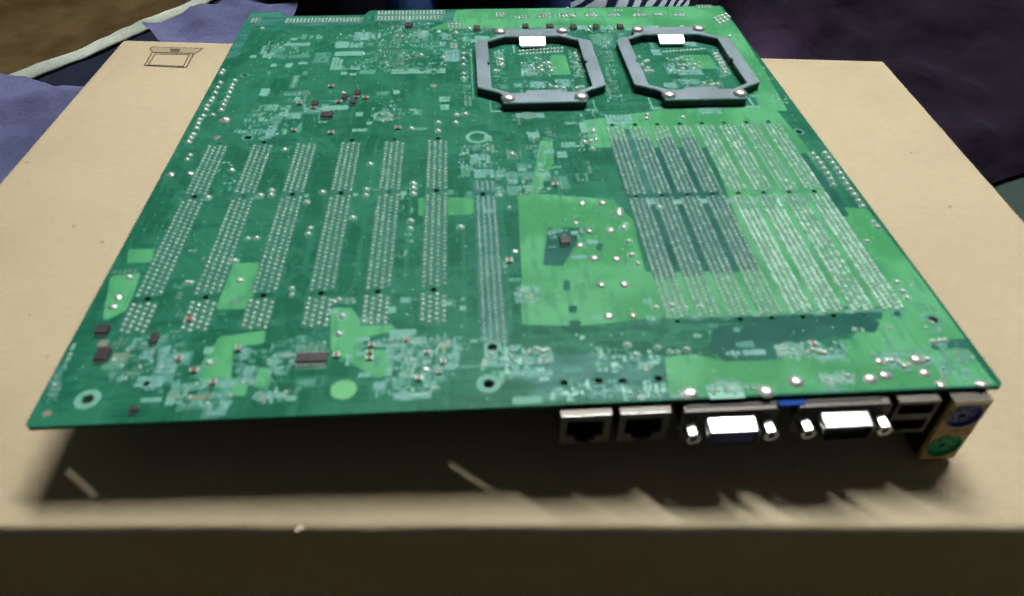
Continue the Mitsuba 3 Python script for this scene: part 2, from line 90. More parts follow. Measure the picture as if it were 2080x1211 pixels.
VIAS = [(197.9,81.1,1.0),(197.8,72.6,1.0),(197.3,89.6,1.1),(199.0,92.6,0.9),(198.9,67.4,0.8),(155.8,149.3,1.8),(196.5,168.4,1.3),(193.7,152.3,1.0),(190.7,158.6,1.2),(193.7,159.2,1.1),(196.7,160.5,1.2),(131.6,93.9,1.0),
(111.1,99.0,1.1),(111.2,126.8,1.1),(111.4,122.7,1.0),(111.6,118.6,1.0),(130.2,187.9,1.2),(129.8,180.3,1.1),(134.7,188.5,1.2),(121.3,180.6,1.2),(121.4,172.5,1.0),(151.9,106.6,0.7),(148.5,115.7,0.9),(130.4,188.3,1.4),
(135.0,188.8,1.3),(130.0,179.6,1.3),(121.2,180.6,1.5),(121.4,172.1,1.4),(108.5,175.0,1.6),(130.5,291.2,1.6),(120.1,292.5,1.5),(138.8,296.6,1.7),(110.3,260.1,1.3),(134.6,260.9,1.1),(134.5,254.2,1.1),(134.4,246.1,1.3),
(134.3,235.1,1.1),(134.2,229.1,1.1),(123.0,256.3,1.1),(71.4,214.3,1.0),(12.8,302.3,1.0),(2.8,244.1,1.2),(2.6,240.5,1.0),(4.9,229.1,1.2),(4.5,223.4,1.0),(4.9,217.2,1.3),(5.0,211.2,1.2),(4.8,207.5,1.1),(4.2,202.8,1.1),
(4.8,198.6,1.2),(4.9,192.5,1.2),(4.2,188.6,1.0),(4.5,184.7,1.0),(4.8,179.9,1.2),(4.8,174.2,1.1),(4.7,170.5,1.0),(4.5,166.9,1.1),(11.9,231.2,1.1),(11.8,226.0,1.0),(11.9,222.0,1.0),(12.1,217.5,1.3),(12.4,212.0,1.2),(12.1,207.7,1.1),
(12.1,203.5,1.1),(12.3,198.3,1.3),(9.4,193.3,1.1),(155.1,252.2,1.2),(156.3,251.6,1.0),(154.7,248.5,1.0),(155.2,244.2,1.1),(156.4,245.7,1.0),(151.9,237.6,1.1),(153.3,238.0,0.9),(166.9,258.9,0.7),(169.0,259.1,0.6),(171.0,259.4,0.7),
(173.1,259.6,0.6),(175.1,259.9,0.7),(177.1,260.2,0.7),(179.2,260.4,0.7),(181.3,260.7,0.6),(183.3,260.9,0.7),(185.4,261.2,0.6),(187.4,261.4,0.7),(189.5,261.7,0.7),(191.6,261.9,0.6),(167.3,263.6,0.6),(169.3,263.8,0.7),
(171.4,264.1,0.6),(173.4,264.4,0.7),(175.5,264.6,0.7),(177.6,264.9,0.6),(179.6,265.1,0.7),(181.7,265.4,0.7),(183.8,265.7,0.6),(185.9,265.9,0.6),(187.9,266.2,0.7),(190.0,266.5,0.7),(192.1,266.7,0.7),(172.2,243.0,1.0),
(173.2,238.3,1.0),(177.6,242.2,1.1),(177.8,237.0,1.1),(182.1,241.0,1.0),(182.9,235.8,1.0),(179.9,246.4,0.8),(182.1,246.3,0.9),(175.8,253.0,0.9),(176.1,240.2,0.8),(180.4,218.0,1.0),(183.5,216.0,1.0),(187.3,214.9,0.9),
(194.2,214.6,1.0),(196.2,216.4,0.9),(197.9,216.3,0.8),(198.9,258.7,0.9),(199.3,254.2,0.9),(199.7,249.8,0.8),(197.8,245.5,0.9),(198.2,241.2,0.8),(198.6,237.0,0.8),(196.8,232.9,0.8),(237.6,246.2,1.1),(239.2,247.2,1.0),
(234.9,242.0,1.0),(237.3,237.7,1.0),(235.1,233.6,1.1),(236.9,233.6,1.0),(238.7,233.5,1.0),(235.2,252.8,0.8),(250.7,258.9,0.6),(252.7,259.2,0.7),(254.8,259.4,0.7),(256.9,259.7,0.7),(259.0,259.9,0.6),(261.1,260.2,0.6),
(263.1,260.5,0.7),(265.2,260.7,0.7),(267.3,261.0,0.7),(269.4,261.2,0.7),(271.5,261.5,0.7),(273.6,261.8,0.7),(275.7,262.0,0.7),(256.4,248.7,0.9),(259.3,250.8,0.8),(261.8,247.4,0.8),(264.6,247.3,0.8),(255.6,241.2,0.9),
(258.4,241.1,0.9),(261.6,240.9,0.9),(264.8,240.8,1.0),(256.7,235.9,0.9),(262.6,235.6,0.9),(253.7,232.9,0.9),(263.8,217.4,1.4),(266.9,215.3,1.0),(268.9,216.2,0.9),(271.1,216.1,1.0),(279.7,254.4,1.0),(279.6,250.2,1.0),
(279.5,246.0,1.0),(279.4,241.9,0.9),(279.3,237.9,0.9),(279.2,233.9,0.9),(279.1,230.0,0.9),(281.5,255.4,0.8),(281.3,251.2,0.9),(281.2,247.0,0.9),(281.1,242.9,0.8),(281.0,238.9,0.8),(280.9,234.9,0.8),(198.2,313.8,1.0),
(200.5,314.5,0.9),(203.8,315.2,1.0),(205.6,314.4,0.9),(213.3,314.9,0.9),(216.6,315.6,0.9),(219.5,315.5,0.8),(229.3,315.1,1.0),(231.5,315.1,0.9),(233.9,315.8,0.9),(243.8,313.8,0.9),(247.1,314.5,0.9),(250.4,314.7,0.9),
(258.1,314.9,0.9),(261.0,314.8,1.0),(270.1,313.6,0.9),(273.5,314.4,0.9),(276.2,315.1,0.9),(202.8,328.0,1.1),(211.3,291.8,1.5),(225.6,292.8,1.5),(213.2,296.4,1.1),(294.3,307.8,1.2),(297.4,310.0,1.1),(300.4,312.2,1.2),
(303.5,314.4,1.2),(294.8,303.7,1.1),(297.8,305.9,1.2),(300.9,308.0,1.1),(303.9,310.2,1.2),(295.3,299.6,1.1),(298.3,301.8,1.1),(301.3,303.9,1.1),(304.4,306.1,1.1),(295.8,279.5,1.2),(254.5,294.8,1.4),(270.2,295.0,1.3),
(296.0,142.9,1.4),(296.4,138.7,1.3),(296.6,134.6,1.4),(296.4,130.2,1.5),(296.5,126.0,1.3),(296.0,121.4,1.1),(295.4,116.9,1.0),(302.0,143.4,1.1),(302.0,139.0,1.3),(302.0,134.4,1.2),(302.0,129.9,1.3),(302.0,125.7,1.3),
(301.5,121.4,1.4),(301.5,117.4,1.2),(301.4,112.9,1.1),(301.5,108.9,1.2),(301.5,104.4,1.0),(301.3,100.2,1.0),(300.8,88.9,0.9),(301.3,85.6,1.1),(293.1,76.6,0.9),(293.6,51.5,1.0),(293.3,46.2,1.0),(293.3,42.7,1.0),(226.1,183.9,1.4),
(224.9,180.1,1.1),(243.4,180.3,1.3),(215.1,103.7,1.1),(197.8,102.5,1.3),(197.1,98.5,1.3),(197.7,90.7,1.1),(197.4,72.5,1.1),(196.9,169.2,1.7),(200.6,42.4,0.9),(206.8,43.1,1.0),(211.3,41.9,0.8),(216.8,42.1,0.8),(271.6,12.4,1.1),
(273.5,12.6,1.0),(275.6,11.8,0.9),(276.2,9.8,0.9),(277.9,10.4,0.9),(285.5,12.6,1.2),(249.0,18.9,1.0),(251.1,17.8,1.1),(252.4,17.4,1.1),(291.8,20.5,0.9),(294.0,20.7,0.9),(295.9,21.0,0.9),(256.1,6.7,0.9),(267.4,27.8,0.7),
(280.0,27.9,0.7),(211.1,0.6,0.8),(212.7,0.7,0.8),(215.1,-0.4,1.0),(217.6,-0.0,0.9),(219.6,0.1,0.8),(221.6,0.0,0.8),(156.3,24.2,0.9),(158.2,22.9,1.0),(159.7,23.4,0.9),(187.2,24.5,0.9),(189.1,19.9,0.9),(200.7,20.7,0.7),
(203.2,20.5,0.7),(206.7,21.5,0.8),(197.0,22.9,0.7),(206.7,37.8,0.0),(30.2,51.2,0.0),(48.7,23.6,1.6),(49.9,64.8,1.3),(8.9,68.7,0.9),(89.6,34.7,1.1),(89.7,43.5,1.0),(45.6,76.4,1.1),(30.8,64.8,0.8),(32.4,64.5,0.8),(69.7,59.7,0.7),
(70.2,56.1,0.7),(85.9,51.3,0.8),(87.5,52.5,0.8),(50.6,157.9,1.1),(30.1,141.2,1.1),(50.8,124.0,1.2),(51.2,120.5,1.0),(91.2,143.5,1.1),(91.2,123.2,0.9),(91.3,118.6,1.0),(111.3,126.4,1.0),(111.4,122.8,1.1),(111.3,118.8,1.0),
(111.1,99.0,1.1),(111.3,93.8,0.9),(71.2,96.3,0.8),(70.8,92.3,0.9),(47.5,90.4,0.8),(51.0,90.3,0.9),(25.0,120.0,1.5),(46.7,120.7,1.5),(67.0,114.6,1.5),(72.7,121.8,1.5),(87.5,102.3,1.4),(8.3,155.1,0.9),(8.0,151.2,0.9)]
CAPS = [(101.0,28.8,2.2,1.9,'c'),(100.8,25.5,2.1,1.7,'c'),(100.9,22.7,2.4,1.7,'c'),(89.9,24.7,2.2,2.2,'c'),(38.6,25.9,2.4,2.4,'c'),(45.0,20.2,2.9,2.1,'c'),(52.3,14.7,2.3,2.0,'c'),(57.0,29.4,1.8,2.3,'c'),(173.1,123.0,2.6,5.4,'c'),
(149.9,71.3,2.6,2.7,'c'),(117.3,13.1,2.1,2.2,'c'),(125.1,19.8,1.8,2.2,'c'),(123.8,15.0,1.8,1.3,'c'),(112.5,30.8,1.9,2.0,'c'),(119.7,24.4,1.9,1.9,'c'),(64.2,222.1,3.6,5.1,'c'),(50.5,203.2,3.1,4.7,'c'),(58.3,198.6,3.7,5.3,'c'),
(70.3,204.4,6.9,7.4,'c'),(83.4,208.2,3.8,4.1,'c'),(101.9,175.8,3.6,3.9,'c'),(70.1,172.6,2.9,6.0,'c'),(78.7,209.5,2.8,4.8,'c'),(52.0,176.1,2.4,4.2,'c'),(250.0,21.6,2.5,2.1,'c'),(37.1,44.6,4.2,4.2,'c')]
ICS = [(82.1,23.1,8.1,5.2,'k'),(172.6,82.0,3.9,5.1,'k'),(58.5,201.7,3.1,5.0,'k'),(72.8,208.4,2.8,4.8,'k'),(78.9,212.4,3.2,5.3,'k'),(77.7,202.3,3.1,4.3,'k'),(66.1,189.3,5.8,5.1,'k'),(9.4,40.1,3.9,4.4,'k'),(13.5,28.4,4.0,6.4,'k'),
(31.1,4.3,2.2,2.0,'k'),(101.8,302.2,4.8,9.4,'k'),(143.3,295.6,3.9,6.9,'k'),(173.2,297.5,3.6,5.5,'k'),(188.2,297.0,4.2,5.4,'k'),(202.6,295.2,3.7,6.2,'k'),(216.7,295.1,3.7,5.4,'k'),(231.5,294.5,3.7,5.5,'k'),(28.1,35.0,2.5,4.7,'k')]
HOLES = [(15.1,10.0,2.0),(139.7,9.8,2.0),(141.5,25.9,1.7),(297.2,31.2,1.6),(296.8,164.0,1.6),(285.8,34.8,1.2),(163.7,9.0,1.3),(175.0,9.2,1.4),(182.7,8.5,1.4),(194.4,9.1,1.4),(15.8,237.9,1.3),(31.3,170.2,1.7),(31.2,15.6,1.1)]
RINGS = [(93.6,188.7,4.6),(70.0,173.2,1.6),(140.2,165.8,5.4)]
DISC = [(93.8,9.8,4.1)]
PALE_ROUND = [(118.4,220.9,2.0),(4.9,4.9,1.5),(16.8,171.2,1.8),(166.0,186.2,4.4)]
CLUSTERS = [([(78.9,268.2),(101.5,269.0),(124.5,241.7),(124.5,235.5),(96.3,236.7),(66.8,244.1),(75.7,256.6)],120),([(90.2,302.2),(113.4,309.2),(128.6,289.4),(132.9,264.3),(124.5,244.9),(103.1,265.5),(91.3,272.9)],110),
([(16.1,281.1),(46.0,281.7),(47.8,259.3),(23.1,258.7)],50),([(57.5,294.0),(87.1,292.9),(88.6,271.2),(60.0,272.3)],40),([(29.7,203.8),(45.2,203.1),(47.6,188.8),(45.3,170.8),(27.7,166.9),(24.2,177.6)],70),([(52.3,201.5),
(74.6,214.2),(75.3,195.3),(62.2,183.2)],40),([(87.8,200.0),(101.8,207.5),(103.8,191.4),(99.5,181.5),(88.5,184.5)],50),([(39.5,218.5),(53.7,217.9),(53.5,201.4),(46.7,201.7)],20),([(132.2,160.6),(148.6,159.8),(146.6,129.9),
(131.9,130.6)],60),([(147.0,139.9),(178.3,138.4),(177.9,117.8),(145.9,114.7)],80),([(166.8,91.1),(181.4,90.4),(180.3,77.7),(166.7,78.3)],20),([(162.9,170.6),(178.3,169.9),(174.4,139.9),(164.1,140.4)],30),([(19.0,37.2),(33.9,39.5),
(42.4,23.9),(37.6,11.7),(28.1,14.9),(16.5,21.0)],110),([(38.3,16.4),(59.2,16.0),(60.1,0.8),(42.5,4.9)],80),([(56.3,32.1),(62.3,28.8),(65.5,12.9),(59.8,13.2)],30),([(64.5,28.7),(76.5,34.2),(86.8,30.5),(86.4,24.5),(69.9,16.8)],60),
([(66.8,11.5),(80.1,10.8),(80.9,5.4),(67.8,6.1)],25),([(101.0,32.4),(130.8,31.5),(130.7,14.7),(123.4,8.4),(119.1,3.4),(103.0,7.2),(106.1,12.9),(110.3,18.9)],180),([(143.2,27.5),(161.8,21.2),(159.4,10.7),(142.5,11.6)],60),
([(137.6,30.5),(149.9,27.2),(149.2,16.2),(138.1,16.8)],30),([(151.4,56.3),(160.2,55.0),(158.9,46.6),(151.2,45.5)],40),([(174.8,25.5),(198.8,19.6),(197.3,13.1),(173.0,13.3)],50),([(159.0,9.8),(197.0,7.8),(195.4,0.7),
(158.3,2.7)],50),([(209.5,6.6),(226.0,5.2),(224.0,-1.1),(210.0,-0.4)],30),([(237.9,23.3),(261.9,22.1),(258.4,14.7),(235.4,15.9)],50),([(268.4,16.9),(289.0,16.5),(283.5,7.5),(270.9,8.2)],50),([(246.9,9.4),(259.4,8.8),(255.8,2.7),
(245.9,3.2)],20),([(290.6,15.7),(302.5,15.1),(296.8,3.0),(285.4,3.6)],30),([(166.6,253.4),(186.1,253.7),(183.7,230.7),(165.9,231.4)],60),([(164.5,224.5),(193.4,225.3),(198.2,211.6),(169.9,214.7)],40),([(196.0,265.6),(201.7,265.4),
(201.4,228.9),(194.1,227.2)],60),([(152.2,265.1),(158.8,264.8),(157.1,224.8),(151.4,225.1)],40),([(250.4,251.1),(269.6,250.3),(265.6,229.3),(246.6,230.1)],70),([(278.7,261.2),(284.4,261.0),(282.5,227.6),(276.5,225.8)],60),
([(243.3,223.2),(274.7,225.9),(272.6,210.3),(240.8,211.6)],40),([(91.9,315.3),(129.3,305.9),(147.3,291.2),(143.7,270.9),(71.4,272.3),(69.2,294.2)],160),([(183.4,300.7),(245.3,298.3),(243.1,287.6),(182.4,289.9)],60),
([(212.7,288.7),(224.9,288.3),(227.2,266.2),(210.8,266.8)],30),([(223.5,301.2),(228.6,292.0),(219.9,260.1),(219.1,228.2),(217.6,199.7),(207.5,200.1)],60),([(134.7,299.4),(139.1,271.3),(137.8,203.1),(133.6,203.3)],30),
([(194.0,195.3),(205.8,190.7),(199.2,154.1),(188.1,151.2)],25),([(272.8,22.7),(302.1,18.8),(299.4,7.7),(269.2,7.1)],30),([(295.1,55.5),(302.2,46.7),(299.5,23.7),(292.1,26.5)],16),([(298.5,290.5),(316.8,289.8),(306.8,193.2),
(294.8,188.3)],25),([(92.7,145.3),(112.8,144.4),(113.9,59.0),(99.5,59.8)],20),([(12.9,149.0),(32.8,148.1),(37.8,44.6),(29.3,45.1)],14),([(-8.1,35.1),(1.7,34.6),(5.4,8.9),(-2.2,9.3)],20)]
ICON = {'lid': [(-62.8,314.7),(-62.2,316.9),(-31.0,315.9),(-32.0,311.3),(-33.8,308.4),(-60.1,309.8)],'dark': [(-50.0,314.8),(-44.3,314.5),(-43.6,310.0),(-49.5,310.5)],'outer': [(-59.9,309.1),(-34.3,308.1),(-34.1,288.9),
(-59.1,291.0)],'inner': [(-57.4,307.0),(-36.7,306.6),(-36.2,290.8),(-57.3,292.0)]}
FLECKS = [(-26.7,120.4),(7.6,198.4),(-84.2,184.1),(381.2,195.5),(-42.9,131.9),(377.7,144.9),(-39.1,75.0)]
NICK = (79.5,-20.9)

# ------------------------------------------------------------------ materials
def pcb_color(p, n, uv):
    x, y = p.x * 1000, p.y * 1000
    a = mikit.fbm(x * .055 + 3, y * .055, 0, 4)
    b = mikit.fbm(x * .9, y * .12, 5, 2)
    c = mikit.fbm(x * .12 + 40, y * .8, 9, 2)
    col = mikit.mix(mi.Color3f(.013, .122, .070), mi.Color3f(.025, .172, .104), mikit.smoothstep(.3, .7, a))
    col = mikit.mix(col, mi.Color3f(.034, .195, .135), mikit.smoothstep(.52, .75, b) * .45)
    col = mikit.mix(col, mi.Color3f(.007, .085, .062), mikit.smoothstep(.55, .8, c) * .45)
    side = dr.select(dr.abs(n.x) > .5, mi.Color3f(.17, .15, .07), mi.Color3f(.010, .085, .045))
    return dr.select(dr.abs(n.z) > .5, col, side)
def pour_color(p, n, uv):
    x, y = p.x * 1000, p.y * 1000
    a = mikit.fbm(x * .05, y * .05, 2, 4)
    b = mikit.fbm(x * .5, y * .08, 7, 2)
    col = mikit.mix(mi.Color3f(.054, .290, .112), mi.Color3f(.098, .390, .182), mikit.smoothstep(.3, .7, a))
    return mikit.mix(col, mi.Color3f(.045, .245, .135), mikit.smoothstep(.55, .8, b) * .5)
def dark_color(p, n, uv):
    a = mikit.fbm(p.x * 70, p.y * 70, 4, 3)
    return mikit.mix(mi.Color3f(.008, .095, .072), mi.Color3f(.020, .135, .105), mikit.smoothstep(.3, .7, a))
def haze_color(p, n, uv):
    a = mikit.fbm(p.x * 90, p.y * 260, 6, 4)
    return mikit.mix(mi.Color3f(.020, .150, .118), mi.Color3f(.050, .200, .165), mikit.smoothstep(.3, .7, a))
bsdf('m_pcb', pcb_color, .38, specular=.08)
bsdf('m_pour', pour_color, .40, specular=.11)
bsdf('m_dark', dark_color, .40, specular=.11)
bsdf('m_haze', haze_color, .42, specular=.13)
bsdf('m_silk', (.150, .390, .315), .6, specular=.2)
bsdf('m_silk_faint', (.075, .28, .21), .6, specular=.2)
bsdf('m_silk_blue', (.165, .385, .365), .55, specular=.2)
bsdf('m_pad_grey', (.115, .27, .21), .4, .3)
bsdf('m_pad_tan', (.23, .25, .19), .45, .2)
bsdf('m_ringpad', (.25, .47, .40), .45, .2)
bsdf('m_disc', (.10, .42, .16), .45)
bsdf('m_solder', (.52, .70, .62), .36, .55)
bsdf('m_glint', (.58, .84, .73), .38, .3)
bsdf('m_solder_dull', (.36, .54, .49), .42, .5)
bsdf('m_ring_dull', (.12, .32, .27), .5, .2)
bsdf('m_tin', (.84, .88, .86), .29, .8)
bsdf('m_steel', (.72, .72, .70), .26, 1.0)
bsdf('m_shell', (.115, .108, .095), .42, .7)
def plate_color(p, n, uv):
    a = mikit.fbm(p.x * 60, p.y * 60, 3, 4); b = mikit.noise(p.x * 2600, p.y * 90, 5); c = mikit.noise(p.x * 90 + 7, p.y * 2600, 8)
    return mi.Color3f(.345, .445, .515) * (.72 + .42 * a + .10 * (b - .5) + .10 * (c - .5))
bsdf('m_plate', plate_color, .38, .65)
bsdf('m_bright', (.86, .88, .90), .30, .75)
bsdf('m_rubber', (.012, .014, .016), .6)
bsdf('m_black', (.010, .010, .011), .5)
bsdf('m_chip', (.040, .032, .040), .45)
bsdf('m_cap', (.20, .105, .075), .5)
bsdf('m_blue', (.008, .060, .33), .6, specular=.1)
bsdf('m_vga', (.020, .025, .16), .45)
bsdf('m_purple_port', (.055, .05, .26), .45)
bsdf('m_green_port', (.016, .33, .13), .5, specular=.2)
bsdf('m_tanport', (.56, .37, .13), .5, specular=.2)
bsdf('m_orange', (.42, .17, .02), .45)

def kraft(p, n, uv):
    a = mikit.fbm(p.x * 9, p.y * 9, p.z * 9 + 2, 4)
    f = mikit.fbm(p.x * 260, p.y * 900, p.z * 600, 3)
    g = mikit.fbm(p.x * 1500, p.y * 1500, p.z * 1500, 2)
    col = mikit.mix(mi.Color3f(.418, .346, .222), mi.Color3f(.512, .432, .286), mikit.smoothstep(.3, .7, a))
    col = col * (1 + .10 * (f - .5)) * (1 + .10 * (g - .5))
    s = mikit.noise(p.x * 210, p.y * 210, p.z * 210 + 31)
    return mikit.mix(col, mi.Color3f(.22, .15, .09), mikit.smoothstep(.965, .99, s) * .45)
def kraft_bump(p, n, uv):
    return mikit.fbm(p.x * 60, p.y * 420, p.z * 420, 3) + .35 * mikit.fbm(p.x * 1200, p.y * 1200, p.z * 1200, 2)
bsdf('m_kraft', kraft, .62, bump=(kraft_bump, 4e-4), bscale=.00022, specular=.3)
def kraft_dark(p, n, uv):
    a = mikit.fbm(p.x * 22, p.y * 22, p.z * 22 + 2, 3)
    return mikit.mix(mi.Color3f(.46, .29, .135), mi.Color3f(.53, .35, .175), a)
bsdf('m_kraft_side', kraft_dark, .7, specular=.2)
bsdf('m_print', (.085, .062, .045), .7)
bsdf('m_print_soft', (.33, .26, .17), .7)
bsdf('m_torn', (.44, .375, .27), .8)

def weave(p, s): return mikit.noise(p.x * s, p.y * s * .25, p.z * s) * .5 + mikit.noise(p.x * s * .25, p.y * s, p.z * s) * .5
def fabric(lo, hi, s=6):
    def f(p, n, uv):
        a = mikit.fbm(p.x * s, p.y * s, p.z * s, 4)
        return mikit.mix(mi.Color3f(*lo), mi.Color3f(*hi), mikit.smoothstep(.3, .7, a)) * (.8 + .4 * weave(p, 900))
    return f
def cloth_bump(p, n, uv): return weave(p, 1300) + .8 * mikit.fbm(p.x * 160, p.y * 160, p.z * 160, 2)
bsdf('m_lavender', fabric((.064, .073, .152), (.112, .122, .235)), .9, bump=(cloth_bump, 3e-4), bscale=.0013, specular=.1)
bsdf('m_navy', fabric((.0045, .0070, .0180), (.0090, .0135, .0290)), .85, bump=(cloth_bump, 3e-4), bscale=.0006, specular=.15)
bsdf('m_trim', fabric((.29, .34, .29), (.41, .46, .40), 20), .9, bump=(cloth_bump, 3e-4), bscale=.0006, specular=.1)
bsdf('m_brown', fabric((.065, .042, .018), (.110, .078, .036), 14), .95, bump=(cloth_bump, 6e-4), bscale=.001, specular=.05)
def plush(p, n, uv):
    a = mikit.fbm(p.x * 5 + 1, p.y * 5, p.z * 5, 4)
    b = mikit.fbm(p.x * 40, p.y * 40, p.z * 40, 3)
    col = mikit.mix(mi.Color3f(.0140, .0105, .0190), mi.Color3f(.0420, .0270, .0560), mikit.smoothstep(.35, .65, a))
    return col * (.75 + .5 * b)
def plush_bump(p, n, uv): return mikit.fbm(p.x * 22 + p.y * 9, p.y * 22 - p.x * 9, p.z * 22, 3) + .06 * mikit.fbm(p.x * 260, p.y * 260, p.z * 260, 2)
bsdf('m_plush', plush, .9, bump=(plush_bump, 6e-4), bscale=.014, specular=.03)
bsdf('m_greygreen', fabric((.040, .062, .058), (.060, .085, .078)), .9, specular=.1)
bsdf('m_blackcloth', fabric((.004, .005, .010), (.010, .011, .018)), .9, specular=.08)
bsdf('m_bluecloth', fabric((.018, .040, .125), (.035, .070, .190), 30), .9, specular=.1)
def zebra(p, n, uv):
    w = mikit.fbm(p.x * 16, p.z * 16, p.y * 16, 3)
    s = dr.sin((p.x * 1.0 - p.z * 1.15 + .045 * w) * 430 + 2.2 * mikit.noise(p.x * 60, p.z * 60, 3))
    return mikit.mix(mi.Color3f(.014, .024, .070), mi.Color3f(.60, .70, .80), mikit.smoothstep(-.55, .15, s))
bsdf('m_zebra', zebra, .9, specular=.1)

# ------------------------------------------------------------------ helpers (millimetres in, metres out)
def num(key):
    if key not in scene and key not in labels: return key
    i = 1
    while f'{key}_{i:03d}' in scene or f'{key}_{i:03d}' in labels: i += 1
    return f'{key}_{i:03d}'
COUNT = {}
def fresh(key):
    c = COUNT.get(key, 0); COUNT[key] = c + 1
    return key if c == 0 else f'{key}_{c:03d}'
def add(key, mesh, m, smooth=False, scale=.001, **lab):
    key = fresh(key)
    mesh = mesh.copy(); mesh.apply_scale(scale)
    scene[key] = mikit.ply(mesh, m, smooth=smooth)
    if lab: labels[key] = lab
    return key
def thing(key, label, category, **k): labels[key] = {'label': label, 'category': category, **k}; return key
cat = trimesh.util.concatenate
def bx(x0, y0, z0, x1, y1, z1):
    b = trimesh.creation.box((abs(x1 - x0), abs(y1 - y0), abs(z1 - z0))); b.apply_translation(((x0 + x1) / 2, (y0 + y1) / 2, (z0 + z1) / 2)); return b
def rbox(x0, y0, z0, x1, y1, z1, r=.3, sub=1):
    s = trimesh.creation.icosphere(subdivisions=sub, radius=r).vertices
    c = np.array([[x, y, z] for x in (x0 + r, x1 - r) for y in (y0 + r, y1 - r) for z in (z0 + r, z1 - r)])
    return trimesh.convex.convex_hull((c[:, None] + s[None]).reshape(-1, 3))
def geoms(g): return [q for q in getattr(g, 'geoms', [g]) if q.geom_type == 'Polygon' and q.area > 1e-6]
def prism(poly, z0, z1):
    out = []
    for g in geoms(poly):
        m = trimesh.creation.extrude_polygon(g, z1 - z0, engine='earcut'); m.apply_translation((0, 0, z0)); out.append(m)
    return cat(out)
def yprism(poly, y0, y1):
    """polygon in (x, z) pushed along y from y0 (front) to y1"""
    m = prism(poly, 0, y1 - y0); v = m.vertices.copy()
    m.vertices = np.c_[v[:, 0], y0 + v[:, 2], v[:, 1]]; m.faces = m.faces[:, ::-1]; return m
def lathe(profile, n=12):
    m = trimesh.creation.revolve(np.array(profile, float), sections=n); m.fix_normals(); return m
def at(m, x, y, z=0, s=1.0):
    m = m.copy(); m.apply_scale(s); m.apply_translation((x, y, z)); return m
def many(m, xyzs):
    """copies of one small mesh joined: rows x, y, z, scale, heading"""
    a = np.asarray(xyzs, float); v, f = np.asarray(m.vertices), np.asarray(m.faces)
    c, s = np.cos(a[:, 4]), np.sin(a[:, 4])
    w = v[None] * a[:, 3, None, None]
    w = np.stack([w[..., 0] * c[:, None] - w[..., 1] * s[:, None], w[..., 0] * s[:, None] + w[..., 1] * c[:, None], w[..., 2]], -1) + a[:, None, :3]
    return trimesh.Trimesh(w.reshape(-1, 3), (f[None] + (np.arange(len(a)) * len(v))[:, None, None]).reshape(-1, 3), process=False)
def tubeline(pts, r, n=8, flat=1.0):
    p = np.asarray(pts, float); t = np.gradient(p, axis=0); t /= np.linalg.norm(t, axis=1, keepdims=True)
    a = np.cross(t, [0, 0, 1.0]); a /= np.linalg.norm(a, axis=1, keepdims=True); b = np.cross(a, t)
    r = np.broadcast_to(r, (len(p),)); th = np.arange(n) * 2 * np.pi / n
    v = p[:, None] + r[:, None, None] * (np.cos(th)[None, :, None] * a[:, None] + flat * np.sin(th)[None, :, None] * b[:, None])
    i, j = np.meshgrid(np.arange(len(p) - 1), np.arange(n), indexing='ij')
    q = np.stack([i * n + j, (i + 1) * n + j, (i + 1) * n + (j + 1) % n, i * n + (j + 1) % n], -1).reshape(-1, 4)
    m = trimesh.Trimesh(v.reshape(-1, 3), np.vstack([q[:, [0, 1, 2]], q[:, [0, 2, 3]]]), process=False); m.fix_normals(); return m
def spline(pts, n):
    from scipy.interpolate import CubicSpline
    p = np.asarray(pts, float); d = np.r_[0, np.cumsum(np.linalg.norm(np.diff(p, axis=0), axis=1))]
    return CubicSpline(d, p)(np.linspace(0, d[-1], n))
def sheet(poly, zf, step):
    """a cloth: the polygon filled with an even mesh, lifted by zf(x, y)"""
    x0, y0, x1, y1 = poly.bounds
    gx, gy = np.meshgrid(np.arange(x0, x1, step), np.arange(y0, y1, step)); gx = gx + (np.arange(gx.shape[0]) % 2)[:, None] * step / 2
    pin = np.c_[gx.ravel(), gy.ravel()]; shapely.prepare(poly)
    pin = pin[shapely.contains_xy(poly.buffer(-step * .5), pin[:, 0], pin[:, 1])]
    L = poly.exterior.length; ring = np.array([poly.exterior.interpolate(d).coords[0] for d in np.arange(0, L, step)])
    P = np.vstack([pin, ring]); tri = Delaunay(P).simplices; c = P[tri].mean(1)
    tri = tri[shapely.contains_xy(poly.buffer(step * .05), c[:, 0], c[:, 1])]
    a, b, d = P[tri[:, 0]], P[tri[:, 1]], P[tri[:, 2]]
    up = (b - a)[:, 0] * (d - a)[:, 1] - (b - a)[:, 1] * (d - a)[:, 0] < 0
    tri[up] = tri[up][:, ::-1]
    return trimesh.Trimesh(np.c_[P, zf(P[:, 0], P[:, 1])], tri, process=False)
def fb(x, y, s, seed=0, o=4): return meshkit.fbm(np.stack([x * s, y * s, np.zeros_like(x)], -1), o, seed)

# ------------------------------------------------------------------ setting and bedding
def box_top(x, y): return -.030 - .0302 * (x - .15) + .0228 * y          # the carton stands a little askew on the soft bed
floor = trimesh.creation.box((7, 7, .05)); floor.apply_translation((0, 1.0, -.485))
add('floor', floor, 'm_brown', scale=1, kind='structure', label='dark brown floor beyond the edge of the bed')

TRIM = spline([(-.52, .12), (-.40, .30), (-.271, .482), (-.243, .522), (-.222, .556), (-.205, .583), (-.192, .600), (-.178, .618), (-.160, .640), (-.128, .700), (-.10, .78), (-.09, .95)], 90)
BED = -.105
mat_poly = Polygon([tuple(q) for q in TRIM] + [(-.09, 1.3), (1.3, 1.3), (1.3, -.6), (-.52, -.6)]).buffer(-.012)
add('mattress', prism(mat_poly, -.40, BED - .022), 'm_greygreen', scale=1, label='bed mattress in a dull grey green cover, showing at the right edge beside the carton', category='mattress')

